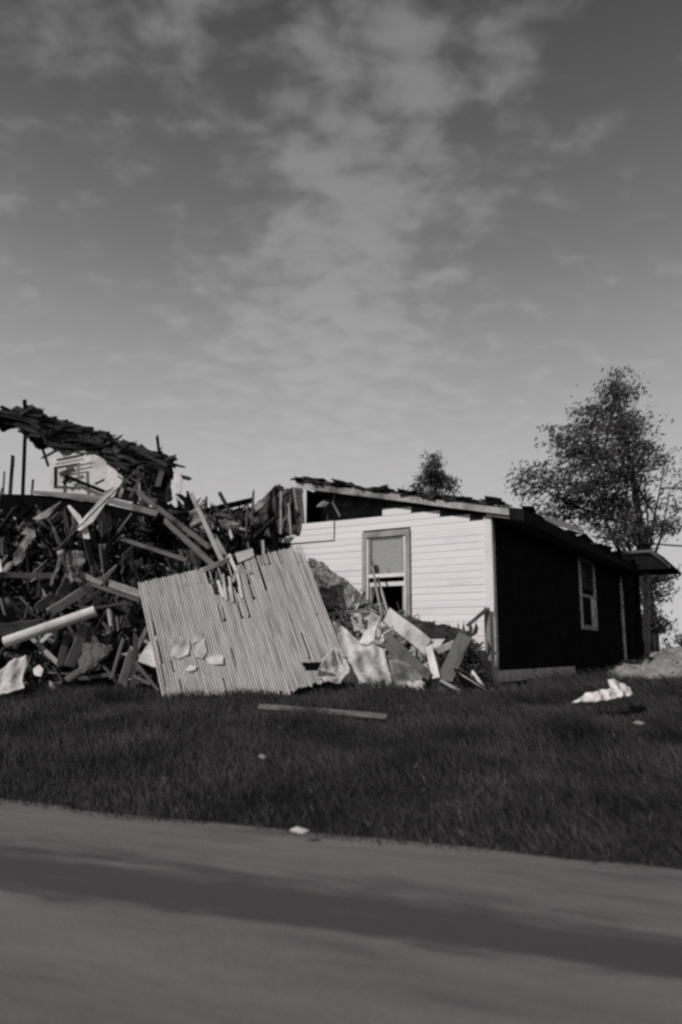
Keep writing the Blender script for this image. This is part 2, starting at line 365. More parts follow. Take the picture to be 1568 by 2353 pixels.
mx = n('ShaderNodeMixRGB'); t.links.new(mm('MULTIPLY', ms, .92), mx.inputs[0]); t.links.new(grit.outputs[0], mx.inputs[1]); mx.inputs[2].default_value = grey(.048)  # shadow tone mixed into the road colour inside the strip
mx2 = n('ShaderNodeMixRGB'); t.links.new(mm('MULTIPLY', spots, .6), mx2.inputs[0]); t.links.new(mx.outputs[0], mx2.inputs[1]); mx2.inputs[2].default_value = grey(.06)
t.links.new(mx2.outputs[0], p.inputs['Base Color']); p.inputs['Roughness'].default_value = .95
bmp = n('ShaderNodeBump'); bmp.inputs['Strength'].default_value = .5; bmp.inputs['Distance'].default_value = .01; t.links.new(nz(60, 4), bmp.inputs['Height']); t.links.new(bmp.outputs[0], p.inputs['Normal'])
v = []; f = []
tt = np.linspace(_et[0]-40, _et[-1]+40, 240)
for a in tt:
    s1 = float(np.interp(a, _et, _es)) + .06*math.sin(a*5.3)*math.sin(a*2.1) + .12
    for b in (-9.0, -4.0, -1.5, -.5, s1):
        v.append((a, b if b < -0.6 or b == s1 else min(b, s1-.2), .012*math.sin(a*.8+b*1.3) if b < s1 else -.01))
for i in range(len(tt)-1):
    for j in range(4): f.append((i*5+j, (i+1)*5+j, (i+1)*5+j+1, i*5+j+1))
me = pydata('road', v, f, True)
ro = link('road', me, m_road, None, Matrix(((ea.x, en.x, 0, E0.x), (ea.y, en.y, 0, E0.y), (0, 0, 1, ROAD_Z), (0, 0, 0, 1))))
tag(ro, 'grey worn roadside surface with a dark shadow strip painted along it', kind='structure')

# pale soil bank beside the far end of the house
def bank(name, cx_, cy_, rx, ry, h, rot, m, seed, label):
    v = []; f = []; nr, na = 40, 110
    for i in range(nr+1):
        r = i/nr
        for k in range(na):
            a = k/na*2*math.pi; px = r*rx*math.cos(a); py = r*ry*math.sin(a)
            qx = cx_+px*math.cos(rot)-py*math.sin(rot); qy = cy_+px*math.sin(rot)+py*math.cos(rot)
            z = float(ground_z(qx, qy)) - .08 + h*max(0, math.cos(r*math.pi/2))**.5 + mnoise.noise(Vector((qx*1.3, qy*1.3, seed)))*.18*h*(1-r*.5)+mnoise.noise(Vector((qx*4, qy*4, seed)))*.16*h+mnoise.noise(Vector((qx*11, qy*11, seed)))*.09*h
            v.append((qx, qy, z))
    for i in range(nr):
        for k in range(na): f.append((i*na+k, i*na+(k+1) % na, (i+1)*na+(k+1) % na, (i+1)*na+k))
    return tag(link(name, pydata(name, v, f, True), m), label, kind='structure')
b0 = Vector((7.6, 14.7, 0))
bank('soil_bank', b0.x, b0.y, 2.6, 1.4, .66, .08, m_soil, 3, 'pale bare soil bank beyond the dark side of the house')
def clods():
    r = np.random.default_rng(77); V = []; Fc = []
    base = np.array([(x, y, z) for x in (-.5, .5) for y in (-.5, .5) for z in (-.5, .5)]); fq = np.array([(0, 1, 3, 2), (4, 6, 7, 5), (0, 4, 5, 1), (2, 3, 7, 6), (0, 2, 6, 4), (1, 5, 7, 3)])
    for i in range(500):
        a = r.uniform(0, 6.28); q = r.uniform(.1, 1.0)**.5; px = 7.6+math.cos(a)*q*2.6; py = 14.7+math.sin(a)*q*1.4
        z = float(ground_z(px, py)) - .08 + .66*max(0, math.cos(q*math.pi/2))**.5; d = r.uniform(.03, .13)
        R3 = np.array(Matrix.Rotation(r.uniform(0, 6), 3, 'Z') @ Matrix.Rotation(r.uniform(0, 6), 3, 'X'))
        Fc.append(fq+len(V)*8); V.append((base*d*(1+r.uniform(-.3, .3, (8, 3)))*np.array([1.3, 1, .6]))@R3.T+np.array([px, py, z]))
    o = link('soil_clods', npmesh('soil_clods', np.concatenate(V), np.concatenate(Fc)), m_soil)
    tag(o, 'clods and crumbs lying on the pale soil bank', kind='stuff')
clods()
b1 = P(1530, 1600, 13.2)
bank('grassy_hump', b1.x+.3, b1.y-.2, 1.5, .8, .13, .1, m_turf, 8, 'low dark hump of turf in front of the pale soil bank')

# ------------------------------------------------------------------ the standing house
house = empty('house', CORNER, Matrix(((e1.x, e2.x, 0), (e1.y, e2.y, 0), (0, 0, 1))))
# note: local x = u along the white gable wall, local y = v along the dark wall (into the picture), local z up  (left-handed axes are mirrored below)
house.matrix_world = Matrix.Translation(CORNER) @ Matrix(((-e1.x, e2.x, 0, 0), (-e1.y, e2.y, 0, 0), (0, 0, 1, 0), (0, 0, 0, 1)))
tag(house, 'white clapboard house end still standing with a torn off roof and a dark right side', 'house')
def hb(name, u0, u1, v0, v1, z0, z1, m, parent=house, off=None):
    """box in house axes; u is measured leftwards from the corner along the gable"""
    par_off = Matrix.Identity(4)
    c = Vector((-(u0+u1)/2, (v0+v1)/2, (z0+z1)/2))
    me = boxmesh(name, -abs(u1-u0)/2, abs(u1-u0)/2, -abs(v1-v0)/2, abs(v1-v0)/2, -abs(z1-z0)/2, abs(z1-z0)/2)
    o = link(name, me, m, parent); o.location = c - (parent.get('_o', None) and Vector(parent['_o']) or Vector()); o['_o'] = tuple(c); return o
# roof line on the gable
ru1, rh1 = hit_gable(692, 1128); ru0, rh0 = hit_gable(1165, 1189)
SL = (rh1-rh0)/(ru1-ru0); RB = rh0 - SL*ru0
def roof_h(u): return RB + SL*u
wl, wtop = hit_gable(836, 1227); wr, _ = hit_gable(940, 1217)
WU0, WU1, WH1 = wr, wl, wtop; WH0 = .62
# the opening torn between siding and roof
t0u, t0h = hit_gable(878, 1182); t1u, t1h = hit_gable(694, 1201); TEAR = (t0h+t1h)/2; TU = t0u
UL = t1u                         # left end of the upper siding
UL2 = hit_gable(640, 1250)[0]    # left end of the lower siding
STEP_H = hit_gable(690, 1232)[1]
COURSE = .122
# gable sheathing behind the siding
def wall_mesh(name, polys, v0, v1):
    vv = []; ff = []
    for poly in polys:
        b = len(vv); k = len(poly)
        for (u, h) in poly: vv.append((-u, v0, h))
        for (u, h) in poly: vv.append((-u, v1, h))
        ff.append(tuple(b+i for i in range(k))); ff.append(tuple(b+k+i for i in range(k))[::-1])
        for i in range(k): ff.append((b+i, b+(i+1) % k, b+k+(i+1) % k, b+k+i))
    me = pydata(name, vv, ff); bm = bmesh.new(); bm.from_mesh(me); bmesh.ops.recalc_face_normals(bm, faces=bm.faces[:]); bm.to_mesh(me); bm.free(); return me
polys = [[(0.03, -.05), (WU0, -.05), (WU0, roof_h(WU0)-.02), (.03, roof_h(.03)-.02)],
         [(WU1, -.05), (UL2-.05, -.05), (UL2-.05, STEP_H-.05), (UL-.06, STEP_H-.05), (UL-.06, TEAR-.05), (WU1, TEAR-.05)],
         [(WU0, -.05), (WU1, -.05), (WU1, WH0), (WU0, WH0)],
         [(WU0, WH1), (WU1, WH1), (WU1, TEAR-.05), (TU, TEAR-.05), (TU, roof_h(TU)-.02), (WU0, roof_h(WU0)-.02)]]
gw = link('gable_wall', wall_mesh('gable_wall', polys, .04, .14), m_dark, house); gw['_o'] = (0, 0, 0)
def sidingmesh(L, h=COURSE, lap=.009, back=.002):
    v = []
    for x in (-L/2, L/2):
        v += [(x, -lap, -h*.5), (x, 0.012, -h*.5), (x, 0.012, h*.5), (x, -back, h*.5)]
    return pydata('siding_board', v, [(0, 1, 2, 3), (7, 6, 5, 4), (0, 4, 5, 1), (1, 5, 6, 2), (2, 6, 7, 3), (3, 7, 4, 0)])
_sm = {}
def siding(u0, u1, h, out_=0.0, par=gw, tiltz=0.0):
    L = round(u1-u0, 3)
    if L < .04: return
    if L not in _sm: _sm[L] = sidingmesh(L)
    o = link('siding_board', _sm[L], m_siding, par)
    o.location = (-(u0+u1)/2, .027-out_+random.uniform(-.003, .003), h+COURSE*.5); o.rotation_euler = (0, random.gauss(0, .0012)+tiltz, 0)
k = 0; h = 0.0
lo_u, lo_h = hit_gable(768, 1250); cr_h = hit_gable(700, 1254)[1]
while h < roof_h(UL):
    hm = h+COURSE
    u0 = .12 if hm < roof_h(.12)-.02 else max(.12, (hm-RB)/SL+.12)
    uend = UL2 + random.uniform(-.05, .05) if hm < STEP_H+.02 else UL + random.uniform(-.015, .02)
    if h > TEAR-.07: uend = TU
    segs = [(u0, uend)]
    if h < WH1+.02 and hm > WH0-.02: segs = [(u0, WU0-.02), (WU1+.02, uend)]
    for (a, b) in segs:
        if b-a < .06: continue
        # boards left of the crack have been knocked a little outward
        if a < lo_u < b and h > cr_h-.02 and h < TEAR:
            siding(a, lo_u, h); siding(lo_u+.004, b, h, .035, tiltz=.004)
        elif b-a > 2.2:
            c = a+(b-a)*random.uniform(.3, .7); siding(a, c, h); siding(c+.003, b, h)
        else: siding(a, b, h)
    h += COURSE; k += 1
cb_ = hb('corner_board', -.02, .115, -.012, .04, -.06, roof_h(0)-.01, m_white)
hb('corner_board', -.035, -.021, -.012, .11, -.06, roof_h(0)-.01, m_trim)
# window on the gable
win = hb('window', WU0, WU0+.01, .05, .06, WH0, WH0+.01, m_gtrim); win.data = wall_mesh('window_lining', [[(0, 0), (.01, 0), (.01, .01), (0, .01)]], 0, .01); win.data.materials.append(m_gtrim)
win.location = (0, 0, 0); win['_o'] = (0, 0, 0)
cw = .085
win.data = wall_mesh('window_casing', [[(WU0-.02, WH0), (WU0-.02+cw, WH0), (WU0-.02+cw, WH1-cw), (WU0-.02, WH1-cw)],
    [(WU1+.02-cw, WH0), (WU1+.02, WH0), (WU1+.02, WH1-cw), (WU1+.02-cw, WH1-cw)],
    [(WU0-.02, WH1-cw+.001), (WU1+.02, WH1-cw+.001), (WU1+.02, WH1+.02), (WU0-.02, WH1+.02)]], -.03, .10)
win.data.materials.append(m_gtrim)
i0, i1 = WU0+cw-.018, WU1-cw+.018
rail_h = hit_gable(885, 1322)[1]; rail2_h = hit_gable(885, 1341)[1]
hb('outer_bead', i0, i0+.035, -.012, .05, WH0, WH1-cw-.02, m_white, win); hb('outer_bead', i1-.035, i1, -.012, .05, WH0, WH1-cw-.02, m_white, win)
hb('sash_rail', i0+.036, i1-.036, .0, .05, rail_h-.035, rail_h+.03, m_white, win)
hb('sash_rail', i0+.036, i1-.036, .03, .075, rail2_h-.045, rail2_h+.03, m_white, win)
hb('sash_stile', i0+.036, i0+.075, .005, .05, rail_h+.031, WH1-cw-.02, m_gtrim, win); hb('sash_stile', i1-.075, i1-.036, .005, .05, rail_h+.031, WH1-cw-.02, m_gtrim, win)
hb('sash_stile', i1-.085, i1-.036, .03, .075, WH0, rail2_h-.046, m_gtrim, win); hb('sash_stile', i0+.036, i0+.09, .03, .075, WH0, rail2_h-.046, m_gtrim, win)
hb('pane', i0+.07, i1-.07, .022, .027, rail_h+.03, WH1-cw-.02, m_glass, win)
hb('blind', i0+.04, i1-.04, .052, .058, rail_h+.02, WH1-cw, m_blind, win)
bl = hb('blind_tear', i1-.23, i1-.11, .046, .051, rail_h+.05, rail_h+.2, m_dark, win)
hb('sill', WU0-.08, WU1+.08, -.06, .10, WH0-.06, WH0-.002, m_trim, win)
# dark side wall (battens over black felt)
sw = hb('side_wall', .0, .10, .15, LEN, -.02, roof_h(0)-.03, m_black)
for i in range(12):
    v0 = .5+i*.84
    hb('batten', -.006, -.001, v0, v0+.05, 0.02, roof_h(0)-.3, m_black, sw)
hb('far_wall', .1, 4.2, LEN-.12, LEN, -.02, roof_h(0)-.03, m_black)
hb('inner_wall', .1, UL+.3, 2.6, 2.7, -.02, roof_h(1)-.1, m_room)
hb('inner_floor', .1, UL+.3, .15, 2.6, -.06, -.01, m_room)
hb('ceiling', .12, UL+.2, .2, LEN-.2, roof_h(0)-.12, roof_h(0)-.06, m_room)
# skirt board and crawl space
se = hit_side(1318, 1555)[0]
hb('skirt_board', -.05, -.02, .04, se, -.02, .17, m_trim)
hb('skirt_board', -.04, -.01, se+.02, LEN-.3, -.08, .10, m_dark)
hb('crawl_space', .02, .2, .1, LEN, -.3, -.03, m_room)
# window in the dark wall
s0, sz1 = hit_side(1327, 1278); s1, _ = hit_side(1363, 1290); _, sz0 = hit_side(1345, 1447)
w2 = hb('window', -.03, .04, s0, s0+.14, sz0, sz1, m_trim)
hb('jamb', -.03, .04, s1-.13, s1, sz0, sz1, m_trim, w2)
hb('head', -.03, .04, s0+.141, s1-.131, sz1-.10, sz1, m_gtrim, w2)
hb('sill', -.06, .04, s0+.141, s1-.131, sz0, sz0+.10, m_gtrim, w2)
mh = hit_side(1345, 1365)[1]
hb('sash_rail', -.012, .03, s0+.141, s1-.131, mh-.07, mh-.01, m_gtrim, w2)
hb('sash_rail', -.005, .03, s0+.141, s1-.131, mh+.12, mh+.16, m_dark, w2)
hb('pane', .0, .006, s0+.141, s1-.131, mh+.16, sz1-.10, mat('old_blind', .09, .7, .3, 6), w2)
hb('sash_stile', -.012, .03, s1-.45, s1-.131, sz0+.101, mh-.071, m_trim, w2)
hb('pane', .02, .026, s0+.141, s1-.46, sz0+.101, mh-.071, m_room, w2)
# corner post at the far end and the porch
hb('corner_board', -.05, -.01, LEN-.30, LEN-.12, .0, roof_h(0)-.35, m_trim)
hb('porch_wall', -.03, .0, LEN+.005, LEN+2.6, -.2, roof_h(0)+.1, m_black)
# roof: deck, fascias, soffit
EV = .62; RV = .17; RT = .05
def roof_slab(name, u0, u1, v0, v1, dz0, dz1, m, par=house):
    vv = []
    for u in (u0, u1):
        for v_ in (v0, v1):
            for dz in (dz0, dz1): vv.append((-u, v_, roof_h(u)+dz))
    me = pydata(name, vv, [(0, 1, 3, 2), (4, 6, 7, 5), (0, 4, 5, 1), (2, 3, 7, 6), (0, 2, 6, 4), (1, 5, 7, 3)])
    bm = bmesh.new(); bm.from_mesh(me); bmesh.ops.recalc_face_normals(bm, faces=bm.faces[:]); bm.to_mesh(me); bm.free()
    o = link(name, me, m, par); o['_o'] = (0, 0, 0); return o
rf = roof_slab('roof', -EV, UL+.04, -RV+.03, LEN+.4, .11, .165, m_under)
m_rake = mat('weathered_rake_board', 0.34, 0.8, 0.4, 5, objvar=.0, stain=(0.10, 2.4, .46, .62))
roof_slab('rake_fascia', -.40, 1.15, -RV-.005, -RV+.028, .025, .135, m_rake, rf)
roof_slab('rake_fascia', 1.155, UL+.02, -RV-.008, -RV+.026, .03, .15, m_rake, rf)
roof_slab('rake_soffit', -.40, UL, -RV+.03, .02, .07, .10, m_trim, rf)
roof_slab('soffit', -EV+.03, .0, -RV+.03, LEN+.35, -.03, -.005, m_soffit, rf)
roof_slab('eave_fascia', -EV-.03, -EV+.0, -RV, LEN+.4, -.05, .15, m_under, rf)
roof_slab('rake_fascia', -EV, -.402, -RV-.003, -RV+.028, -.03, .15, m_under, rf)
fv = [hit_side(x, y, EV) for x, y in ((1232, 1184), (1262, 1187), (1300, 1198), (1345, 1217), (1345, 1224), (1300, 1212), (1262, 1203), (1234, 1192))]
fm = pydata('flashing', [(EV-.02, v_, h_) for v_, h_ in fv]+[(EV-.12, v_, h_+.03) for v_, h_ in fv], [tuple(range(8)), tuple(range(8, 16))[::-1]]+[(i, (i+1) % 8, (i+1) % 8+8, i+8) for i in range(8)])
link('flashing', fm, m_plaster, rf)
for i in range(9):
    v0 = .4+i*1.08
    roof_slab('rafter', .15, UL-.02, v0, v0+.05, .0, .105, m_dark, rf)
# torn shingles along the rake and the broken top of the roof
sh_me = [plankmesh('shingle', .28, .2, .014, 3, .03, .05) for _ in range(5)]
for i in range(64):
    u = random.uniform(-.35, UL+.02); a = random.random()
    if a < .30: u = random.uniform(UL-1.1, UL)
    o = link('shingle', random.choice(sh_me), m_roof, rf)
    sc_ = random.uniform(.5, 1.25)
    o.location = (-u, -RV+random.uniform(-.02, .25), roof_h(u)+.19+random.uniform(0, .05)); o.rotation_euler = (random.gauss(0, .25), random.gauss(math.atan(SL), .22), random.uniform(-.6, .6)); o.scale = (sc_, sc_, 1)
for i in range(16):
    v0 = random.uniform(0, LEN*.9)
    o = link('shingle', random.choice(sh_me), m_roof, rf); o.location = (EV-random.uniform(-.03, .12), v0, roof_h(-EV)+.18+random.uniform(0, .03)); o.rotation_euler = (random.gauss(0, .12), random.gauss(.2, .12), 1.57+random.gauss(0, .3)); o.scale = (1.3, 1, 1)
for (u, w, hgt, dz) in ((UL-.25, .55, .06, .20), (UL-.75, .6, .07, .21), (1.95, .22, .10, .2), (2.35, .35, .05, .19), (1.2, .7, .05, .185), (.55, .5, .05, .18)):
    o = link('decking_board', plankmesh('decking_board', w, .3, hgt, 5, 0, .05), m_roof, rf); o.location = (-u, -RV+.12, roof_h(u)+dz); o.rotation_euler = (.1, math.atan(SL)+random.gauss(0, .04), random.gauss(0, .1))
# broken stub and splinters standing up from the roof
pboard('splinter', rf, (1098, 1134, 13.3), (1126, 1158, 13.3), 6, m_char)
pboard('splinter', rf, (948, 1126, 13.5), (950, 1148, 13.5), 4, m_dark)
# inside the torn opening: attic post, hanging wires
pboard('post', house, (690, 1118, 14.98), (697, 1206, 14.95), 8, m_mid)
gd = gable_Y(770)+.12
pboard('hanging_lath', house, (771, 1128, gd), (765, 1155, gd), 4, m_light); pboard('hanging_lath', house, (765, 1155, gd), (781, 1185, gd), 4, m_light)
ab = link('attic_back', wall_mesh('attic_back', [[(1.0, roof_h(0)-.1), (UL+.05, roof_h(0)-.1), (UL+.05, roof_h(UL+.05)+.05), (1.0, roof_h(1.0)+.05)]], .62, .66), mat('attic_boarding', .085, .95, .5, 6, objvar=0, stain=(.03, 3, .5, .7)), house)
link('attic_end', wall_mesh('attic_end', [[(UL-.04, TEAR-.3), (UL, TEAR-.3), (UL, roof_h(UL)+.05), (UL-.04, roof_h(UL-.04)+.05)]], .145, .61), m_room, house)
for (a, b, c_) in ((742, 1160, 15), (800, 1158, 13), (847, 1156, 9)):
    q = sheet('insulation_scrap', None, None, [(a-c_, b+4, gd+.12), (a, b-8, gd+.16), (a+c_, b-3, gd+.12), (a+c_*.4, b+7, gd+.14)], m_cloth, .02, 2, .05, 4, parent=house)
# porch hood at the far end
hv = LEN-1.2
def pxy(x, y, v_):   # picture point on the plane v = v_ of the house
    n_ = e2; d = fwd*F + R_*(x-784) + U_*(1176.5-y); t_ = (CORNER+e2*v_).dot(n_)/d.dot(n_); return d*t_
hood_px = [(1372, 1268), (1430, 1266), (1498, 1262), (1543, 1302), (1540, 1308), (1494, 1273), (1430, 1277), (1372, 1279)]
pp = [pxy(x, y, hv) for x, y in hood_px]
def solid(name, pp, vec, m, parent):
    bm = bmesh.new(); a = [bm.verts.new(q) for q in pp]; b = [bm.verts.new(q+Vector(vec)) for q in pp]; k = len(pp)
    bm.faces.new(a); bm.faces.new(b[::-1])
    for i in range(k): bm.faces.new((a[i], a[(i+1) % k], b[(i+1) % k], b[i]))
    bm.normal_update(); bmesh.ops.triangulate(bm, faces=bm.faces[:]); bmesh.ops.recalc_face_normals(bm, faces=bm.faces[:])
    c = sum(pp, Vector())/k
    for v_ in bm.verts: v_.co -= c
    me = bpy.data.meshes.new(name); bm.to_mesh(me); bm.free()
    return link(name, me, m, parent, parent.matrix_world.inverted() @ Matrix.Translation(c))
bpy.context.view_layer.update()
hood = solid('porch_roof', pp, e2*1.9, m_black, house)
bpy.context.view_layer.update()
solid('fascia', [q-e2*.03 for q in [pxy(*w, hv) for w in ((1434, 1267), (1498, 1263), (1543, 1302), (1540, 1305), (1496, 1269), (1434, 1272))]], e2*.028, m_mid, hood)
solid('hood_ceiling', [pxy(*w, hv+.05) for w in ((1372, 1281), (1494, 1275), (1538, 1307), (1372, 1312))], e2*1.7, m_black, hood)
solid('porch_post', [pxy(*w, hv+.9) for w in ((1477, 1300), (1489, 1300), (1494, 1525), (1483, 1525))], e2*.1, m_gtrim, house)
solid('porch_post', [pxy(*w, hv+1.6) for w in ((1455, 1300), (1468, 1300), (1474, 1525), (1462, 1525))], e2*.1, m_black, house)
# light bent trim leaning against the corner of the white wall
gy_ = gable_Y(1120)-.12
tb = empty('loose_trim', P(1124, 1567, gy_)); tag(tb, 'grey loose trim board standing against the wall corner with a bent arm', 'trim board')
bpy.context.view_layer.update()
pboard('upright', tb, (1119, 1397, gy_), (1125, 1566, gy_), 13, m_light, .03); pboard('arm', tb, (1121, 1399, gy_-.03), (1076, 1437, gy_-.2), 8, m_mid, .03)
for a in (1062, 1078, 1090): sheet('shred', None, None, [(a, 1455, gy_-.3), (a+4, 1428, gy_-.3), (a+10, 1445, gy_-.3), (a+8, 1462, gy_-.3)], m_mid, .01, 1, .05, 5, parent=tb)

# ------------------------------------------------------------------ rubble heap (uncountable) and pieces in it
def wall_clear(x, Yv): return min(Yv, gable_Y(x)-.15) if x > 630 else Yv
tops_px = [(-160, 1205), (0, 1205), (120, 1210), (230, 1225), (330, 1215), (400, 1185), (450, 1180), (480, 1200), (540, 1205), (580, 1222), (640, 1266), (700, 1300), (760, 1340), (830, 1385), (930, 1432), (1000, 1455), (1080, 1490), (1120, 1570)]
xs = np.array([a for a, b in tops_px]); ysx = np.array([b for a, b in tops_px])
def heap_point(x, s):
    """x picture column, s 0 at the foot .. 1 at the crest .. 2 at the back foot"""
    yt = float(np.interp(x, xs, ysx)); Yb = float(np.interp(x, [-160, 300, 650, 900, 1120], [12.4, 12.2, 12.0, 11.9, 11.7])); Yt = float(np.interp(x, [-160, 300, 560, 650], [16.5, 16.0, 15.2, 14.6]))
    Yt = wall_clear(x, Yt)
    if s <= 1:
        top = P(x, yt, Yt); foot = P(x, 1600, Yb); foot.z = float(ground_z(foot.x, foot.y))-.05
        if top.z < foot.z: top.z = foot.z+.02
        a = s; q = foot.lerp(top, a); q.z = foot.z + (top.z-foot.z)*(a**1.15)
        q.y += 1.5*math.exp(-((x-370)/95)**2-((s-.80)/.17)**2) + .9*math.exp(-((x-70)/70)**2-((s-.50)/.12)**2)   # burnt out hollows
        return q
    top = P(x, yt, Yt); a = s-1; q = top + Vector((0, 2.5*a, 0)) if x < 630 else top + Vector((0, .1*a, 0))
    q.z = top.z*(1-a) + a*(-.7); return q
v = []; f = []; nxh, nsh = 110, 44
for i in range(nxh):
    x = -160+1280*i/(nxh-1)
    for j in range(nsh):
        s = j/(nsh-1)*1.6; q = heap_point(x, s)
        k = .28 if x < 560 else .10
        w = k*math.sin(min(1, s)*math.pi)**.4
        q = q + Vector((mnoise.noise(q*1.1), 1.3*mnoise.noise(q*1.2+Vector((5, 5, 5))), mnoise.noise(q*1.4+Vector((2, 9, 4)))))*w + Vector((mnoise.noise(q*4), mnoise.noise(q*4+Vector((1, 2, 3))), mnoise.noise(q*4+Vector((4, 5, 6)))))*w*.35
        v.append(q)
for i in range(nxh-1):
    for j in range(nsh-1): f.append((i*nsh+j, (i+1)*nsh+j, (i+1)*nsh+j+1, i*nsh+j+1))
me = pydata('rubble_mound', v, f); me.polygons.foreach_set('material_index', [1 if i > 70 else 0 for i in range(nxh-1) for j in range(nsh-1)])
tag(link('rubble_mound', me, [mat('charred_debris', .008, 1, .6, 5, objvar=0, spec=0.02), mat('dusty_debris', .075, 1, .7, 9, objvar=0, stain=(0.02, 3, .45, .6), spec=.02)]), 'black burnt mass of rubble under the fallen timbers', kind='stuff')
# loose fragments lying all over it
def fragments(name, label, n, xr, sr, sizes, mats, wts, seed, lift=.04):
    r = np.random.default_rng(seed); V = []; Fc = []; MI = []
    base = np.array([(x, y, z) for x in (-.5, .5) for y in (-.5, .5) for z in (-.5, .5)])
    fq = np.array([(0, 1, 3, 2), (4, 6, 7, 5), (0, 4, 5, 1), (2, 3, 7, 6), (0, 2, 6, 4), (1, 5, 7, 3)])
    for i in range(n):
        x = r.uniform(*xr); s = r.uniform(*sr); q = heap_point(x, s); q = np.array(q)+r.normal(0, .07, 3)+np.array([0, -lift-.05, lift])
        L = min(r.lognormal(math.log(sizes[0]), .55), sizes[0]*2.4); W = L*r.uniform(.035, .16); T = W*r.uniform(.2, .8)
        pts = base*np.array([L, W, T]) * (1+r.uniform(-.25, .25, (8, 3)))
        R3 = np.array(Matrix.Rotation(r.normal(0, .55), 3, 'Z') @ Matrix.Rotation(r.choice((-.65, .55, 1.2, .15))+r.normal(0, .3), 3, 'Y') @ Matrix.Rotation(r.uniform(0, 6.28), 3, 'X'))
        b = len(V)*8; V.append(pts@R3.T+q); Fc.append(fq+b); MI += [int(r.choice(len(mats), p=wts))]*6
    me = npmesh(name, np.concatenate(V), np.concatenate(Fc), MI)
    for q in mats: me.materials.append(q)
    return tag(link(name, me, None), label, kind='stuff')
fragments('burnt_fragments', 'burnt splinters and scraps scattered over the rubble mound', 4600, (-150, 600), (.02, .98), (.44,), [m_char, m_dark, m_mid, m_light], [.46, .30, .18, .06], 3)
fragments('crest_splinters', 'splinters along the crest of the rubble mound', 700, (330, 640), (.9, 1.03), (.40,), [m_char, m_dark, m_mid], [.5, .35, .15], 5)
fragments('plaster_fragments', 'pale plaster and lath scraps heaped against the white wall', 4200, (690, 1090), (.03, 1.0), (.17,), [m_dark, m_mid, m_light, m_plaster], [.18, .34, .28, .20], 4)
# planks in the heap that nothing tells apart
def to_px(p):
    return 784+F*p.dot(R_)/p.dot(fwd), 1176.5-F*p.dot(U_)/p.dot(fwd)
MARKS = [((110, 1440), 'the white pipe'), ((215, 1170), 'the white leaf shaped sheet'), ((215, 1345), 'the crossed boards'), ((60, 1250), 'the hooked rag'), ((172, 1300), 'the bundled rag'), ((215, 1505), 'the cushion shaped scrap'),
         ((30, 1560), 'the crumpled white sheet'), ((400, 1215), 'the two parallel beams'), ((475, 1210), 'the steep pale stick'), ((290, 1530), 'the broad plank'), ((350, 1262), 'the sloping joist'), ((60, 1320), 'the sagging strip'),
         ((570, 1225), 'the black roofing sheet'), ((780, 1350), 'the grey crumbling plaster'), ((865, 1380), 'the window sticks'), ((1000, 1520), 'the bright white plank'), ((830, 1530), 'the big plaster sheet'), ((1030, 1450), 'the roofing mat'), ((940, 1450), 'the pale wide strip')]
PENDING = []
def filler(name, noun, cat, group, n, xr, sr, m, lens, wid, seed, slope):
    r = random.Random(seed); protos = [plankmesh(name, 1.0, .10, .035, 5, r.uniform(-.02, .02), .03, r.uniform(0, .3), r) for _ in range(6)]
    for i in range(n):
        q = heap_point(r.uniform(*xr), r.uniform(*sr)) + Vector((0, -.15, .08)); L = r.uniform(*lens)
        o = link(name, r.choice(protos), m); wv = r.uniform(*wid)
        o.location = q; a = r.choice(slope) + r.gauss(0, .3)
        o.rotation_euler = (r.uniform(-1.0, 1.0), a, r.gauss(0, .5)); o.scale = (L, wv, 1)
        x, y = to_px(q); (mx_, my_), mk = min(MARKS, key=lambda k_: (k_[0][0]-x)**2+(k_[0][1]-y)**2)
        side = 'above' if my_-y > abs(mx_-x) else 'below' if y-my_ > abs(mx_-x) else 'left of' if x < mx_ else 'right of'
        l0, l1 = lens; sz = 'short' if L < l0+(l1-l0)*.33 else 'long' if L > l0+(l1-l0)*.66 else 'middling'
        th = 'thin' if wv < (wid[0]+wid[1])/2 else 'wide'
        sl_ = 'level' if abs(a) < .25 else 'upright' if abs(a) > 1.1 else 'falling' if a > 0 else 'rising'
        m2 = sorted(MARKS, key=lambda k_: (k_[0][0]-x)**2+(k_[0][1]-y)**2)[1][1]
        tag(o, None, cat, group); PENDING.append((o, f'{sz} {th} {sl_} {noun} {side} {mk}', m2))
filler('charred_plank', 'charred black plank', 'plank', 'charred planks in the rubble mound', 50, (-150, 560), (.1, .97), m_char, (.8, 2.4), (.5, 1.4), 11, (-.7, -.3, .5, .4, 1.3))
filler('sooty_plank', 'sooty dark grey plank', 'plank', 'sooty planks in the rubble mound', 80, (-150, 590), (.08, .97), m_dark, (.7, 2.4), (.6, 2.2), 12, (-.8, .5, .3, 1.3))
filler('lath_scrap', 'pale grey lath scrap', 'lath', 'lath scraps by the white wall', 40, (700, 1060), (.1, .95), m_mid, (.25, .8), (.3, .6), 13, (-.6, .3, .9))
filler('lath_scrap', 'weathered lath scrap', 'lath', 'lath scraps in the rubble mound', 84, (-60, 590), (.08, .98), m_mid, (.5, 2.0), (.2, 1.0), 14, (-.8, .5, 1.3, -1.3))

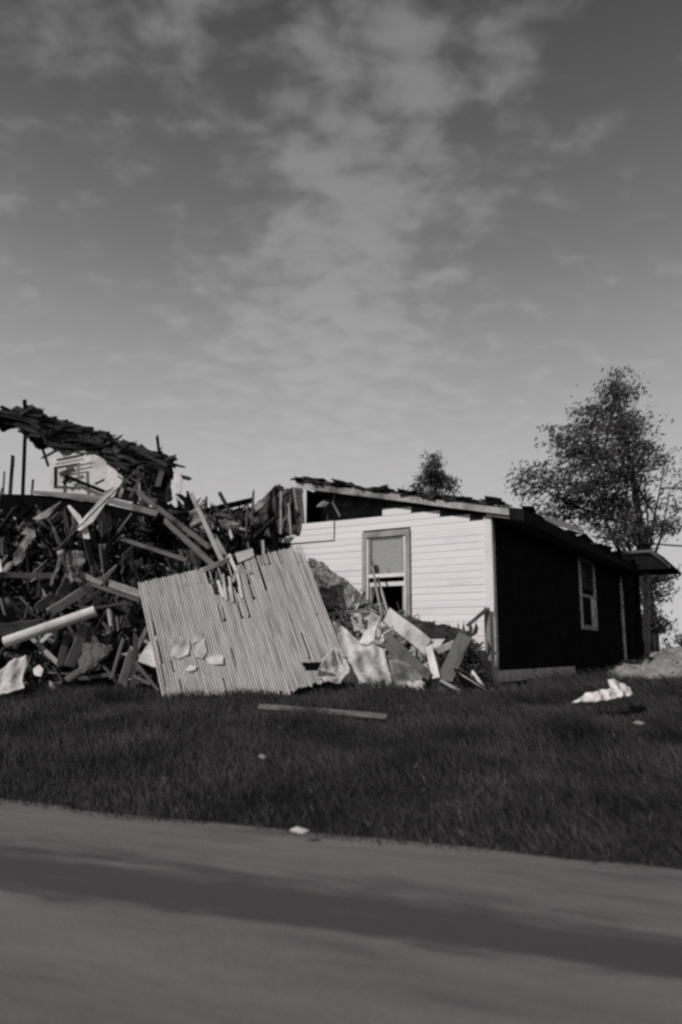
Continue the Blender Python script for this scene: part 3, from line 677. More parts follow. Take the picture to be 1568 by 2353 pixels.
# ------------------------------------------------------------------ collapsed upper storey at the left
ruin = empty('collapsed_storey', P(130, 1150, 17)); tag(ruin, 'collapsed upper storey with a sagging dark roof and bare posts above the rubble', 'ruined house')
bpy.context.view_layer.update()
Yr = 16.8
rp = [(-40, 944), (27, 944), (36, 940), (78, 938), (85, 957), (112, 962), (137, 971), (170, 980), (239, 993), (250, 1006), (302, 1026), (357, 1041), (384, 1054), (394, 1070), (392, 1096), (384, 1128), (372, 1108), (346, 1116), (318, 1100), (286, 1094), (262, 1078), (222, 1046), (192, 1036), (148, 1041), (136, 1024), (130, 1011), (82, 1001), (60, 1003), (48, 990), (44, 962), (25, 953), (-40, 956)]
prism('roof', [(x, y, Yr) for x, y in rp], (-.5, 2.0, .25), m_roof, ruin, 3, .10, 5.0)
bpy.context.view_layer.update()
rfo = [o for o in ruin.children if o.name.startswith('roof')][0]
for i in range(110):     # torn shingles fringing it
    k = random.randrange(3, 13) if random.random() < .55 else random.randrange(16, 26)
    a, b = rp[k], rp[k+1]; w = random.random(); q = P(a[0]+(b[0]-a[0])*w, a[1]+(b[1]-a[1])*w+random.uniform(-3, 4), Yr+random.uniform(-.1, .7))
    o = link('shingle', random.choice(sh_me), m_roof, rfo); o.matrix_local = rfo.matrix_world.inverted() @ Matrix.Translation(q) @ Matrix.Rotation(random.gauss(-.2, .5), 4, 'Y').inverted() @ Matrix.Rotation(random.uniform(-.8, .8), 4, 'X') @ Matrix.Diagonal((random.uniform(.5, 1.6), random.uniform(.3, .9), 1, 1))
def inpoly(x, y, poly):
    c = False; j = len(poly)-1
    for i in range(len(poly)):
        (xi, yi), (xj, yj) = poly[i], poly[j]
        if (yi > y) != (yj > y) and x < (xj-xi)*(y-yi)/(yj-yi)+xi: c = not c
        j = i
    return c
cov = [plankmesh('roof_board', .62, .09, .03, 4, .01, .06) for _ in range(4)]
nrc = 0
while nrc < 120:
    x, y = random.uniform(20, 398), random.uniform(938, 1150)
    if not inpoly(x, y, rp): continue
    nrc += 1; q = P(x, y, Yr-random.uniform(.02, .12)); sh = random.random() < .55
    o = link('shingle' if sh else 'roof_board', random.choice(sh_me if sh else cov), random.choice([m_roof, m_roof, m_dark, m_char, m_mid] if x > 200 else [m_roof, m_dark, m_char]), None)
    o.parent = rfo; sl_ = -.36 if random.random() < .6 else random.uniform(-1.4, .6)
    o.matrix_local = rfo.matrix_world.inverted() @ Matrix.Translation(q) @ Matrix.Rotation(-sl_+random.gauss(0, .15), 4, 'Y') @ Matrix.Rotation(random.uniform(.8, 1.6), 4, 'X') @ Matrix.Diagonal((random.uniform(.6, 1.6), random.uniform(.5, 1.3), 1, 1))
gex = prism('gable_end', [(x, y, Yr+.25) for x, y in ((226, 1056), (262, 1070), (300, 1084), (345, 1096), (388, 1100), (394, 1150), (340, 1158), (290, 1150), (250, 1140))], (0, .12, 0), m_insul, ruin, 2, .05, 3)
for (x0, y0, x1, y1, w, mm_) in ((352, 1092, 338, 1150, 8, m_dark), (388, 1092, 384, 1150, 9, m_dark), (330, 1086, 300, 1140, 6, m_mid), (318, 1084, 322, 1146, 5, m_light), (300, 1080, 280, 1120, 6, m_dark), (275, 1118, 330, 1132, 6, m_mid), (350, 1140, 396, 1146, 6, m_char), (290, 1100, 276, 1140, 7, m_light), (262, 1090, 300, 1110, 4, m_mid)):
    pboard('stud', ruin, (x0, y0, Yr-.05), (x1, y1, Yr-.15), w, mm_, rag=.06)
pboard('rafter_end', rfo, (372, 1082, Yr-.2), (362, 1118, Yr-.2), 13, m_mid, label='pale rafter end')
pboard('rafter_end', rfo, (350, 1080, Yr-.2), (340, 1120, Yr-.2), 8, m_char)
pboard('ridge_beam', rfo, (-60, 946, Yr-.05), (60, 950, Yr-.05), 12, m_char)
pboard('post', ruin, (58, 990, Yr+.4), (52, 1142, Yr+.4), 8, m_char); pboard('post', ruin, (30, 1046, Yr+.8), (23, 1142, Yr+.8), 8, m_dark); pboard('brace', ruin, (88, 1002, Yr+.5), (111, 1070, Yr+.5), 6, m_char)
pboard('post', ruin, (76, 1102, Yr+.3), (73, 1142, Yr+.3), 5, m_dark); pboard('post', ruin, (10, 1085, Yr+.9), (7, 1142, Yr+.9), 4, m_mid)
# light inner wall with a broken window
prism('inner_wall', [(x, y, Yr-.08) for x, y in ((116, 1054), (150, 1046), (192, 1036), (226, 1048), (270, 1070), (284, 1100), (262, 1140), (236, 1160), (150, 1150), (114, 1142))], (0, .1, 0), m_plaster, ruin, 0, 0)
wf = pboard('window_frame', ruin, (128, 1074, Yr-0.23), (128, 1121, Yr-0.23), 7, m_char)
pboard('window_frame', ruin, (126, 1119, Yr-0.23), (184, 1122, Yr-0.23), 6, m_mid); pboard('window_frame', ruin, (180, 1066, Yr-0.23), (183, 1122, Yr-0.23), 6, m_light); pboard('window_frame', ruin, (128, 1075, Yr-0.23), (183, 1066, Yr-0.23), 5, m_mid)
pboard('broken_pane', ruin, (140, 1090, Yr-0.22), (172, 1078, Yr-0.22), 12, m_cloth); pboard('broken_pane', ruin, (146, 1110, Yr-0.22), (160, 1096, Yr-0.22), 9, m_dark)
pboard('stud', ruin, (132, 1057, Yr-0.23), (194, 1045, Yr-0.23), 5, m_mid); pboard('stud', ruin, (130, 1066, Yr-0.23), (192, 1055, Yr-0.23), 4, m_white)
pboard('stud', ruin, (148, 1093, Yr-0.25), (240, 1130, Yr-0.26), 8, m_char); pboard('stud', ruin, (219, 1112, Yr-0.24), (240, 1102, Yr-0.24), 5, m_dark)
# floor slab below: pale rim, black edge
prism('floor_deck', [(x, y, 16.2) for x, y in ((-160, 1132), (60, 1135), (130, 1141), (240, 1158), (330, 1178), (330, 1200), (200, 1200), (60, 1190), (-160, 1190))], (0, 1.6, 0), m_char, ruin, 1, .03)
prism('floor_rim', [(x, y, 16.12) for x, y in ((70, 1126), (130, 1131), (240, 1140), (262, 1153), (240, 1158), (130, 1141), (70, 1134))], (0, .06, 0), m_light, ruin, 1, .03, 4)

# ------------------------------------------------------------------ named timbers and scraps (picture position, own distance)
D = 13.2
B = board
B('fallen_beam', 'long grey beam sloping down behind the top of the slatted panel', 'beam', (318, 1132, 14.6), (480, 1256, 13.2), 11, m_mid)
B('fallen_beam', 'lower of the two parallel beams sloping towards the slatted panel', 'beam', (378, 1195, 14.2), (490, 1298, 12.9), 13, m_mid)
B('steep_lath', 'steep pale stick standing up behind the top edge of the slatted panel', 'stick', (439, 1132, 14.2), (512, 1292, 12.8), 10, m_light)
B('roof_plank', 'pale short beam under the fallen roof beside the white leaf shaped sheet', 'plank', (250, 1150, 14.8), (362, 1180, 14.4), 13, m_light)
B('joist', 'grey joist sloping across the dark hollow left of the slatted panel', 'joist', (280, 1238, 13.7), (425, 1286, 13.3), 9, m_mid)
B('long_stick', 'thin dark stick crossing in front of the white leaf shaped sheet', 'stick', (326, 1068, 13.9), (132, 1260, 13.2), 3, m_mid, .02)
B('cross_board', 'wide grey board forming the rising arm of the crossed boards', 'board', (122, 1402, 12.7), (236, 1332, 12.9), 20, m_light)
B('cross_board', 'splintered tip board above the crossed boards', 'board', (230, 1340, 12.85), (268, 1300, 12.95), 14, m_light, taper=.75)
B('cross_board', 'narrow grey board forming the falling arm of the crossed boards', 'board', (150, 1322, 12.95), (322, 1380, 12.6), 9, m_mid)
B('cross_board', 'stubby pale board crossing over the rising board at its middle', 'board', (178, 1316, 12.8), (232, 1340, 12.75), 14, m_light, taper=.3)
B('end_board', 'pale board meeting the upper left corner of the slatted panel', 'board', (250, 1340, 12.9), (322, 1364, 12.5), 16, m_light)
B('leaning_board', 'dull grey board leaning to the right behind the crossed boards', 'board', (124, 1400, 12.9), (162, 1325, 13.1), 22, m_mid)
B('broken_slab', 'dull broken slab at the left foot of the crossed boards', 'slab', (80, 1402, 12.8), (124, 1372, 12.9), 20, m_mid, taper=-.3)
B('grey_strip', 'grey strip lying under the rising crossed board', 'strip', (186, 1388, 12.75), (232, 1358, 12.85), 10, m_mid)
B('thin_rail', 'thin rail running from the white pipe to the slatted panel', 'rail', (216, 1398, 12.5), (298, 1384, 12.4), 5, m_mid)
B('sagging_strip', 'long dull strip sagging level across the rubble at far left', 'strip', (-30, 1320, 13.1), (132, 1322, 13.0), 12, m_mid, bend=.02)
B('wide_board', 'grey wide board lying behind the white pipe at the picture edge', 'board', (-30, 1452, 12.6), (90, 1436, 12.7), 26, m_mid)
B('diagonal_stick', 'short grey stick falling to the right below the white pipe', 'stick', (72, 1464, 12.4), (133, 1524, 12.2), 10, m_light)
B('pale_chip', 'small pale chip under the white pipe', 'chip', (114, 1456, 12.4), (96, 1474, 12.4), 8, m_plaster)
B('upright_board', 'narrower of the two grey boards leaning below the end of the pipe', 'board', (138, 1526, 12.2), (157, 1452, 12.5), 15, m_mid)
B('upright_board', 'wider of the two grey boards leaning below the end of the pipe', 'board', (161, 1528, 12.15), (197, 1434, 12.5), 22, m_mid)
B('pointed_board', 'pointed grey board standing above the pale cushion scrap', 'board', (222, 1490, 12.35), (211, 1444, 12.5), 15, m_mid, taper=.6)
B('low_rail', 'level grey rail lying low beside the turf left of the panel', 'rail', (186, 1559, 12.0), (262, 1549, 12.0), 8, m_mid)
B('pale_lath', 'thin pale slat leaning right of the low grey rail', 'slat', (257, 1556, 11.95), (283, 1468, 12.2), 6, m_light)
B('dull_lath', 'thin dull slat leaning high between pipe and slatted panel', 'slat', (284, 1440, 12.4), (301, 1388, 12.5), 5, m_mid)
B('short_plank', 'broad grey plank standing beside the left edge of the slatted panel', 'plank', (281, 1576, 11.75), (303, 1490, 12.0), 20, m_light, taper=.4)
B('narrow_plank', 'narrow upright plank between the broad plank and the slatted panel', 'plank', (306, 1584, 11.7), (311, 1462, 12.0), 11, m_mid, taper=.3)
B('slanting_lath', 'slanting grey lath in front of the white triangle of plaster', 'lath', (313, 1524, 11.7), (362, 1584, 11.5), 7, m_mid)
B('slanting_lath', 'short dull lath near the turf under the white triangle of plaster', 'lath', (304, 1552, 11.65), (345, 1572, 11.55), 6, m_mid)
B('black_rafter', 'black sloping rafter at the crest between the ruin and the white house', 'rafter', (466, 1176, 15.2), (578, 1150, 15.3), 13, m_char)
B('crest_plank', 'grey plank lying just under the black rafter at the crest', 'plank', (500, 1180, 14.8), (566, 1196, 14.7), 9, m_mid)
B('hanging_stick', 'white short stick in the dark gap above the slatted panel', 'stick', (527, 1214, 14.0), (533, 1236, 14.0), 6, m_plaster)
B('prop_stick', 'pale stick poking up above the middle of the slatted panel', 'stick', (604, 1244, 13.2), (606, 1275, 12.9), 6, m_light)
B('window_stick', 'left of the two thin sticks leaning across the white wall window', 'stick', (856, 1302, 13.25), (878, 1416, 12.7), 5, m_light, .02, rag=.02)
B('window_stick', 'right of the two thin sticks leaning across the white wall window', 'stick', (868, 1327, 13.25), (893, 1412, 12.7), 5, m_light, .02, rag=.02)
B('window_stick', 'dull third stick low in the window behind the two pale sticks', 'stick', (862, 1345, 13.3), (853, 1395, 13.1), 4, m_mid, .02)
B('white_plank', 'bright white splintered plank standing in the debris by the wall corner', 'plank', (986, 1488, 11.75), (1003, 1556, 11.5), 16, m_plaster, taper=-.1)
B('grey_plank', 'mid grey plank leaning in front of the lower white siding', 'plank', (1068, 1464, 11.85), (1022, 1564, 11.5), 34, m_mid)
B('trim_piece', 'short white trim piece wedged behind the bright white plank', 'trim', (1004, 1496, 11.8), (1042, 1480, 11.85), 14, m_plaster)
B('panel_strip', 'pale wide strip sloping from the window to the bright white plank', 'strip', (888, 1412, 12.5), (985, 1488, 11.85), 36, m_sheet, .02)
B('dull_strip', 'dull wide strip sloping below the pale strip to the turf', 'strip', (890, 1470, 12.0), (985, 1562, 11.5), 32, m_mid, .03)
B('rubble_lath', 'short grey lath standing in the rubble below the window', 'lath', (826, 1414, 12.6), (830, 1446, 12.4), 9, m_light)
B('rubble_lath', 'grey lath lying level in the rubble right of the slatted panel', 'lath', (756, 1412, 12.8), (842, 1402, 12.9), 8, m_light)
B('rubble_lath', 'pale lath standing right of the slatted panel edge', 'lath', (783, 1425, 12.6), (800, 1452, 12.4), 5, m_mid)
B('fallen_trim', 'thin pale trim lying along the edge of the dark tilted sheet', 'trim', (1056, 1548, 11.4), (1154, 1610, 10.9), 4, m_light, .02)
B('turf_strip', 'thin pale strip lying on the turf under the leaning grey plank', 'strip', (1018, 1566, 11.2), (1066, 1593, 11.0), 6, m_light)
gz = ground_z(*P(745, 1638, 10)[:2])
def onground(x, y, lift=0.0):
    """where the sight line meets the turf"""
    d = fwd*F + R_*(x-784) + U_*(1176.5-y); lo, hi = 3.0, 40.0
    for _ in range(40):
        m_ = (lo+hi)/2; q = d*(m_/d.y)
        if q.z > float(ground_z(q.x, q.y))+lift: lo = m_
        else: hi = m_
    return lo
B('grass_plank', 'long pale weathered plank lying in the turf below the ruin', 'plank', (600, 1625, onground(600, 1625, .06)), (892, 1649, onground(892, 1649, .09)), 12, m_mid, .05, tilt=-.3, bend=.01)
# light pipe
p0, p1 = P(10, 1476, 12.1), P(219, 1404, 12.3)
def tube(name, p0, p1, r, m, n=14, segs=4):
    v = []; f = []; L = (p1-p0).length
    for i in range(segs+1):
        for k in range(n): a = k/n*2*math.pi; v.append(((i/segs-.5)*L, r*math.cos(a), r*math.sin(a)))
    for i in range(segs):
        for k in range(n): f.append((i*n+k, i*n+(k+1) % n, (i+1)*n+(k+1) % n, (i+1)*n+k))
    f.append(tuple(range(n))[::-1]); f.append(tuple(range(segs*n, segs*n+n)))
    me = pydata(name, v, f); return link(name, me, m, None, frame_between(p0, p1))
pi = tube('white_pipe', p0, p1, 12.5*12.2/F, m_plaster); tag(pi, 'fat white pipe lying on a slope across the rubble at left', 'pipe')

S = sheet
S('white_sheet', 'white leaf shaped metal sheet sticking out of the rubble below the ruin', 'sheet', [(176, 1218, 13.6), (200, 1182, 13.6), (235, 1140, 13.7), (262, 1116, 13.8), (270, 1114, 13.8), (262, 1128, 13.8), (240, 1160, 13.7), (215, 1200, 13.6), (186, 1220, 13.55)], m_plaster, .015, 2, .03, 1.5)
S('white_strap', 'white strap crossing behind the leaf shaped sheet', 'strap', [(156, 1163, 13.75), (163, 1161, 13.75), (186, 1184, 13.7), (203, 1212, 13.65), (208, 1238, 13.6), (194, 1238, 13.6), (186, 1208, 13.65), (170, 1184, 13.7)], m_plaster, .015, 2, .03, 1.5)
S('grey_fin', 'dull grey fin shaped sheet left of the white strap', 'sheet', [(75, 1194, 13.9), (105, 1174, 13.9), (141, 1152, 13.9), (126, 1170, 13.85), (110, 1190, 13.85), (88, 1198, 13.85)], m_cloth, .015, 2, .04)
S('hooked_rag', 'pale hooked rag draped down the rubble at far left', 'rag', [(50, 1225, 13.3), (64, 1210, 13.3), (80, 1216, 13.3), (82, 1232, 13.25), (66, 1250, 13.2), (55, 1275, 13.15), (52, 1290, 13.1), (40, 1300, 13.1), (36, 1272, 13.15), (50, 1250, 13.2), (64, 1228, 13.25)], m_cloth, .015, 2, .06, 3)
S('hanging_rag', 'grey bundled rag hanging over the crossed boards', 'rag', [(152, 1280, 12.8), (172, 1268, 12.8), (196, 1270, 12.8), (196, 1290, 12.75), (182, 1308, 12.7), (170, 1340, 12.7), (162, 1345, 12.7), (158, 1310, 12.7)], m_cloth, .02, 4, .06, 4, fine=.02, fold=.08)
S('hanging_rag', 'narrow torn rag hanging left of the bundled rag', 'rag', [(140, 1278, 12.95), (146, 1282, 12.95), (138, 1312, 12.9), (126, 1342, 12.85), (116, 1348, 12.85), (126, 1310, 12.9)], m_cloth, .015, 2, .06, 4)
S('white_scrap', 'torn white scrap at the far left edge above the sagging strip', 'scrap', [(-14, 1270, 13), (2, 1284, 13), (6, 1312, 13), (-12, 1318, 13)], m_plaster, .02, 2, .05)
S('curled_sheet', 'pale curled sheet standing at the right end of the fallen roof', 'sheet', [(402, 1086, 15.9), (414, 1082, 15.9), (421, 1100, 15.85), (418, 1126, 15.8), (404, 1153, 15.8), (400, 1136, 15.8)], m_plaster, .02, 2, .05)
S('pale_tuft', 'pale tattered insulation tuft on the heap behind the steep stick', 'insulation', [(440, 1180, 14.3), (462, 1166, 14.3), (478, 1186, 14.2), (500, 1190, 14.2), (494, 1212, 14.1), (468, 1222, 14.1), (446, 1208, 14.2)], m_cloth, .06, 3, .16, 4, fine=.04)
S('pale_tuft', 'tattered grey insulation lying right of the steep stick', 'insulation', [(500, 1196, 14.2), (530, 1200, 14.2), (556, 1212, 14.1), (548, 1224, 14.0), (520, 1216, 14.1)], m_cloth, .05, 3, .13, 4, fine=.04)
S('cushion_scrap', 'pale lumpy cushion shaped scrap beside the leaning grey boards', 'scrap', [(178, 1524, 12.1), (194, 1484, 12.3), (214, 1480, 12.3), (240, 1482, 12.3), (262, 1490, 12.25), (246, 1512, 12.05), (218, 1534, 11.95), (192, 1546, 11.95)], m_mid, .06, 4, .08, 2.5, fine=.025, fold=.05)
S('white_heap_scrap', 'bright crumpled white sheet at the lower left edge of the rubble', 'sheet', [(-40, 1575, 11.9), (-10, 1552, 12.0), (28, 1528, 12.1), (66, 1520, 12.15), (74, 1532, 12.05), (58, 1552, 11.9), (54, 1584, 11.7), (20, 1596, 11.65), (-40, 1600, 11.7)], m_sheet, .03, 4, .12, 2.2, fine=.02, fold=.05)
S('white_chip', 'small bright chip right of the crumpled white sheet', 'chip', [(84, 1542, 11.9), (98, 1532, 11.9), (106, 1540, 11.85), (98, 1556, 11.8), (86, 1554, 11.8)], m_plaster, .04, 2, .04)
S('white_triangle', 'white triangle of plaster board left of the slatted panel', 'plaster', [(317, 1522, 11.9), (342, 1478, 12.1), (372, 1470, 12.1), (372, 1538, 11.85), (352, 1536, 11.85)], m_plaster, .03, 2, .03)
# crumpled dark roofing hanging between the heap and the white house
S('roofing_sheet', 'crumpled black roofing sheet folded down beside the torn end of the house', 'roofing', [(556, 1196, 15.4), (590, 1160, 15.6), (636, 1118, 15.9), (646, 1122, 15.9), (650, 1160, 15.7), (648, 1250, 15.0), (600, 1262, 14.6), (560, 1250, 14.8)], m_roof, .03, 5, .10, 1.6, fine=.02, fold=.35)
S('roofing_sheet', 'pale folded edge of roofing above the crumpled black sheet', 'roofing', [(560, 1176, 15.5), (596, 1150, 15.6), (634, 1116, 15.9), (640, 1120, 15.85), (604, 1160, 15.5), (570, 1190, 15.4)], m_cloth, .02, 3, .10, 2)
S('wall_remnant', 'tattered grey wall remnant hanging at the torn left end of the house', 'wall remnant', [(640, 1134, 15.5), (664, 1126, 15.4), (690, 1124, 15.25), (694, 1160, 15.2), (694, 1226, 15.1), (668, 1234, 15.2), (646, 1240, 15.3)], m_insul, .05, 5, .10, 3, fine=.04, fold=.15)
for i, (a, b, c_, d_) in enumerate(((646, 1128, 645, 1240), (664, 1160, 669, 1236), (676, 1126, 682, 1170))):
    B('remnant_lath', ['left upright lath on the tattered wall remnant', 'middle pale lath on the tattered wall remnant', 'short slanting lath at the top of the wall remnant'][i], 'lath', (a, b, 15.0), (c_, d_, 15.0), 5, m_light)
# against the white wall
S('crumbled_plaster', 'grey crumbling plaster slumped between the slatted panel and the window', 'plaster', [(708, 1284, 14.2), (740, 1300, 14.1), (790, 1340, 13.7), (832, 1372, 13.4), (850, 1392, 13.2), (800, 1404, 13.0), (752, 1398, 13.0), (724, 1340, 13.6)], m_crumb, .05, 5, .04, 3, fine=.05)
S('plaster_sheet', 'large pale plaster sheet slumped at the right foot of the slatted panel', 'plaster', [(746, 1416, 12.3), (790, 1440, 12.2), (824, 1474, 12.0), (858, 1480, 11.9), (882, 1496, 11.8), (896, 1540, 11.5), (902, 1586, 11.2), (850, 1580, 11.1), (800, 1572, 11.1), (760, 1550, 11.3), (752, 1480, 11.8)], m_sheet, .03, 5, .07, 1.8, fine=.018, fold=.12)
S('white_fin', 'white pointed fin of board rising from the plaster sheet', 'board', [(824, 1478, 11.85), (840, 1450, 12.0), (876, 1412, 12.2), (866, 1440, 12.1), (860, 1472, 11.9), (846, 1482, 11.85)], m_plaster, .02, 2, .03)
S('crumpled_cloth', 'crumpled white cloth heaped at the lower right corner of the slatted panel', 'cloth', [(728, 1536, 11.2), (740, 1510, 11.4), (770, 1494, 11.5), (792, 1508, 11.4), (800, 1560, 11.05), (790, 1582, 10.9), (756, 1574, 10.9), (730, 1566, 11.0)], m_sheet, .02, 4, .13, 3, fine=.02, fold=.06)
S('white_lump', 'small white lump of cloth on the turf before the debris', 'cloth', [(902, 1590, 11.0), (926, 1572, 11.2), (958, 1566, 11.2), (978, 1578, 11.1), (974, 1600, 10.8), (936, 1612, 10.7), (910, 1606, 10.8)], m_sheet, .05, 5, .06, 3, fine=.05, fold=.06)
S('roofing_mat', 'ragged black roofing mat lying against the wall right of the window', 'roofing', [(928, 1420, 12.7), (970, 1428, 12.55), (1030, 1440, 12.3), (1080, 1456, 12.1), (1084, 1468, 11.95), (1050, 1480, 11.9), (1000, 1474, 12.0), (956, 1450, 12.3)], m_roof, .03, 4, .05, 3, fine=.03)
S('dark_sheet', 'black tilted sheet lying on the turf at the white corner', 'sheet', [(1044, 1540, 11.5), (1070, 1552, 11.5), (1154, 1608, 10.9), (1120, 1606, 10.9), (1060, 1580, 11.1)], m_char, .02, 2, .04)
S('small_board', 'pale scrap of board between the pale strip and bright white plank', 'board', [(976, 1470, 12), (1022, 1472, 11.95), (1010, 1490, 11.85), (990, 1500, 11.8)], m_plaster, .02, 2, .03)
S('debris_cavity', 'crumbling grey scrap under the dull wide strip', 'scrap', [(896, 1520, 11.6), (930, 1528, 11.6), (972, 1560, 11.4), (960, 1584, 11.2), (904, 1580, 11.2)], m_crumb, .03, 3, .08)
ym = onground(1400, 1606, .22)
S('bent_metal', 'bright bent white metal sheet lying on turf before the dark wall', 'metal sheet', [(1314, 1622, ym-.12), (1350, 1600, ym+.0), (1400, 1580, ym+.1), (1392, 1566, ym+.2), (1410, 1562, ym+.2), (1450, 1580, ym+.15), (1456, 1602, ym+.05), (1420, 1600, ym+.02), (1370, 1616, ym-.08)], m_plaster, .02, 4, .07, 3, fine=.02, fold=.06)
rc = random.Random(44)
for i in range(64):
    x = rc.uniform(720, 1050); s_ = rc.uniform(.1, .85); q = heap_point(x, s_)+Vector((0, -.28, .06)); w = rc.uniform(.06, .24)
    pts = [q+Vector((math.cos(a)*w*rc.uniform(.6, 1.2), rc.gauss(0, .05), math.sin(a)*w*rc.uniform(.5, 1.1))) for a in [k_*1.2566 for k_ in range(5)]]
    me, c = sheetmesh('plaster_chunk', pts, .025, 2, .02, 6, i)
    o = link('plaster_chunk', me, rc.choice([m_plaster, m_sheet, m_sheet, m_cloth]), None, Matrix.Translation(c))
    x, y = to_px(c); (mx_, my_), mk = min(MARKS[12:], key=lambda k_: (k_[0][0]-x)**2+(k_[0][1]-y)**2)
    side = 'above' if my_-y > abs(mx_-x) else 'below' if y-my_ > abs(mx_-x) else 'left of' if x < mx_ else 'right of'
    col_ = {'broken_plaster': 'white', 'plaster_sheet': 'pale', 'grey_rag': 'grey'}[o.data.materials[0].name]
    m2 = sorted(MARKS[12:], key=lambda k_: (k_[0][0]-x)**2+(k_[0][1]-y)**2)[1][1]
    tag(o, None, 'plaster chunk', 'plaster chunks by the white wall'); PENDING.append((o, f"{'small' if w < .11 else 'larger' if w > .16 else 'middling'} {col_} plaster chunk {side} {mk}", m2))
B('dark_block', 'small black block at the lower right edge of the slatted panel', 'block', (700, 1532, 11.0), (733, 1531, 11.0), 18, m_char, .15, tilt=0)

# ------------------------------------------------------------------ fallen lath panel
TL, TR, BR, BL = P(316, 1341, 12.1), P(694, 1254, 12.9), P(822, 1592, 11.35), P(372, 1600, 11.05)
panel = empty('fallen_lathwork', BL); tag(panel, 'big fallen wall panel of narrow grey laths leaning on the rubble', 'wall panel')
bpy.context.view_layer.update(); PI_ = panel.matrix_world.inverted()
NL = 72
def pan(a, b): return TL.lerp(TR, a).lerp(BL.lerp(BR, a), b)
pn = (TR-TL).cross(BL-TL).normalized()
if pn.y > 0: pn = -pn
rl_ = random.Random(21)
def lath(a, b0, b1, out_=0.0, wk=.64, skew=0.0):
    p0 = pan(a, b0)+pn*out_; p1 = pan(a+skew, b1)+pn*out_; Xv = (p1-p0).normalized(); Zv = (pn - Xv*pn.dot(Xv)).normalized(); Yv = Zv.cross(Xv)
    w = (TR-TL).length/NL*wk*(1+.15*(b0+b1)/2)
    me = plankmesh('lath', (p1-p0).length, w, .014, 3, rl_.uniform(-.004, .004), .02, 0, rl_)
    M = Matrix(((Xv.x, Yv.x, Zv.x), (Xv.y, Yv.y, Zv.y), (Xv.z, Yv.z, Zv.z))) @ Matrix.Rotation(rl_.gauss(0, .07), 3, 'X')
    return link('lath', me, m_lath, panel, PI_ @ Matrix.Translation((p0+p1)/2) @ M.to_4x4())
gaps = {}   # lath index -> list of missing spans
def G(x0, y0, y1, n=1):
    pass
def panel_ab(x, y):
    """picture point -> panel (a,b)"""
    d = fwd*F + R_*(x-784) + U_*(1176.5-y)
    best = None; a = b = .5
    for _ in range(12):
        q = pan(a, b); qa = pan(a+1e-3, b); qb = pan(a, b+1e-3)
        def pr(w): return np.array([784+F*w.dot(R_)/w.dot(fwd), 1176.5-F*w.dot(U_)/w.dot(fwd)])
        r0 = pr(q); J = np.stack([(pr(qa)-r0)/1e-3, (pr(qb)-r0)/1e-3], 1); da = np.linalg.solve(J, np.array([x, y])-r0); a += da[0]; b += da[1]
    return a, b
miss = []
for (x0, y0, x1, y1) in ((500, 1302, 509, 1346), (528, 1292, 537, 1342), (600, 1268, 606, 1302), (562, 1300, 570, 1345), (640, 1268, 645, 1296), (478, 1306, 486, 1340), (575, 1345, 583, 1378), (351, 1428, 357, 1462), (362, 1472, 374, 1530), (374, 1530, 380, 1580), (505, 1392, 516, 1430), (545, 1385, 556, 1422), (582, 1262, 612, 1358), (610, 1258, 620, 1300), (531, 1490, 543, 1532), (693, 1455, 712, 1515), (397, 1518, 402, 1545), (410, 1560, 416, 1585), (512, 1560, 520, 1590), (566, 1380, 574, 1420)):
    miss.append((panel_ab(x0, y0), panel_ab(x1, y1)))
hole = [panel_ab(x, y) for x, y in ((470, 1308), (484, 1345), (496, 1372), (518, 1362), (538, 1352), (552, 1330), (556, 1280))]
for i in range(NL):
    a = (i+.5)/NL; b0 = 0 + rl_.uniform(-.005, .005); b1 = float(np.interp(a, [0, .4, .5, .62, .72, .8, .9, 1], [1.0, 1.0, 1.01, .99, .97, .94, .92, .91])) + rl_.uniform(-.012, .012)
    if .38 < a < .66 and rl_.random() < .4: b1 += rl_.uniform(0, .04)
    # torn hole in the top edge
    aa = [h_[0] for h_ in hole]
    if aa[0] < a < aa[-1]:
        hb_ = float(np.interp(a, aa, [.03, .16, .26, .24, .22, .18, .0])) + rl_.uniform(-.09, .06)
        b0 = max(b0, hb_)
    cuts_ = [(m0[1], m1[1]) for (m0, m1) in miss if abs(a-np.interp(.5, [0, 1], [m0[0], m1[0]])) < .62/NL]
    spans = [(b0, b1)]
    for (c0, c1) in cuts_:
        ns = []
        for (s_, e_) in spans:
            if c0 > s_ and c1 < e_: ns += [(s_, c0), (c1, e_)]
            elif c0 <= s_ and c1 < e_: ns.append((max(s_, c1), e_))
            else: ns.append((s_, e_))
        spans = ns
    for (s_, e_) in spans:
        if e_-s_ > .03: lath(a, s_, e_, rl_.uniform(-.004, .006))
    for (c0, c1) in cuts_:    # a split remnant still bridges each gap
        lath(a+rl_.choice((-.25, .25))/NL, max(0, c0-.01), min(c1, b1)+.01-rl_.uniform(0, .3)*(c1-c0), -.012, .36, rl_.uniform(-.3, .3)/NL)
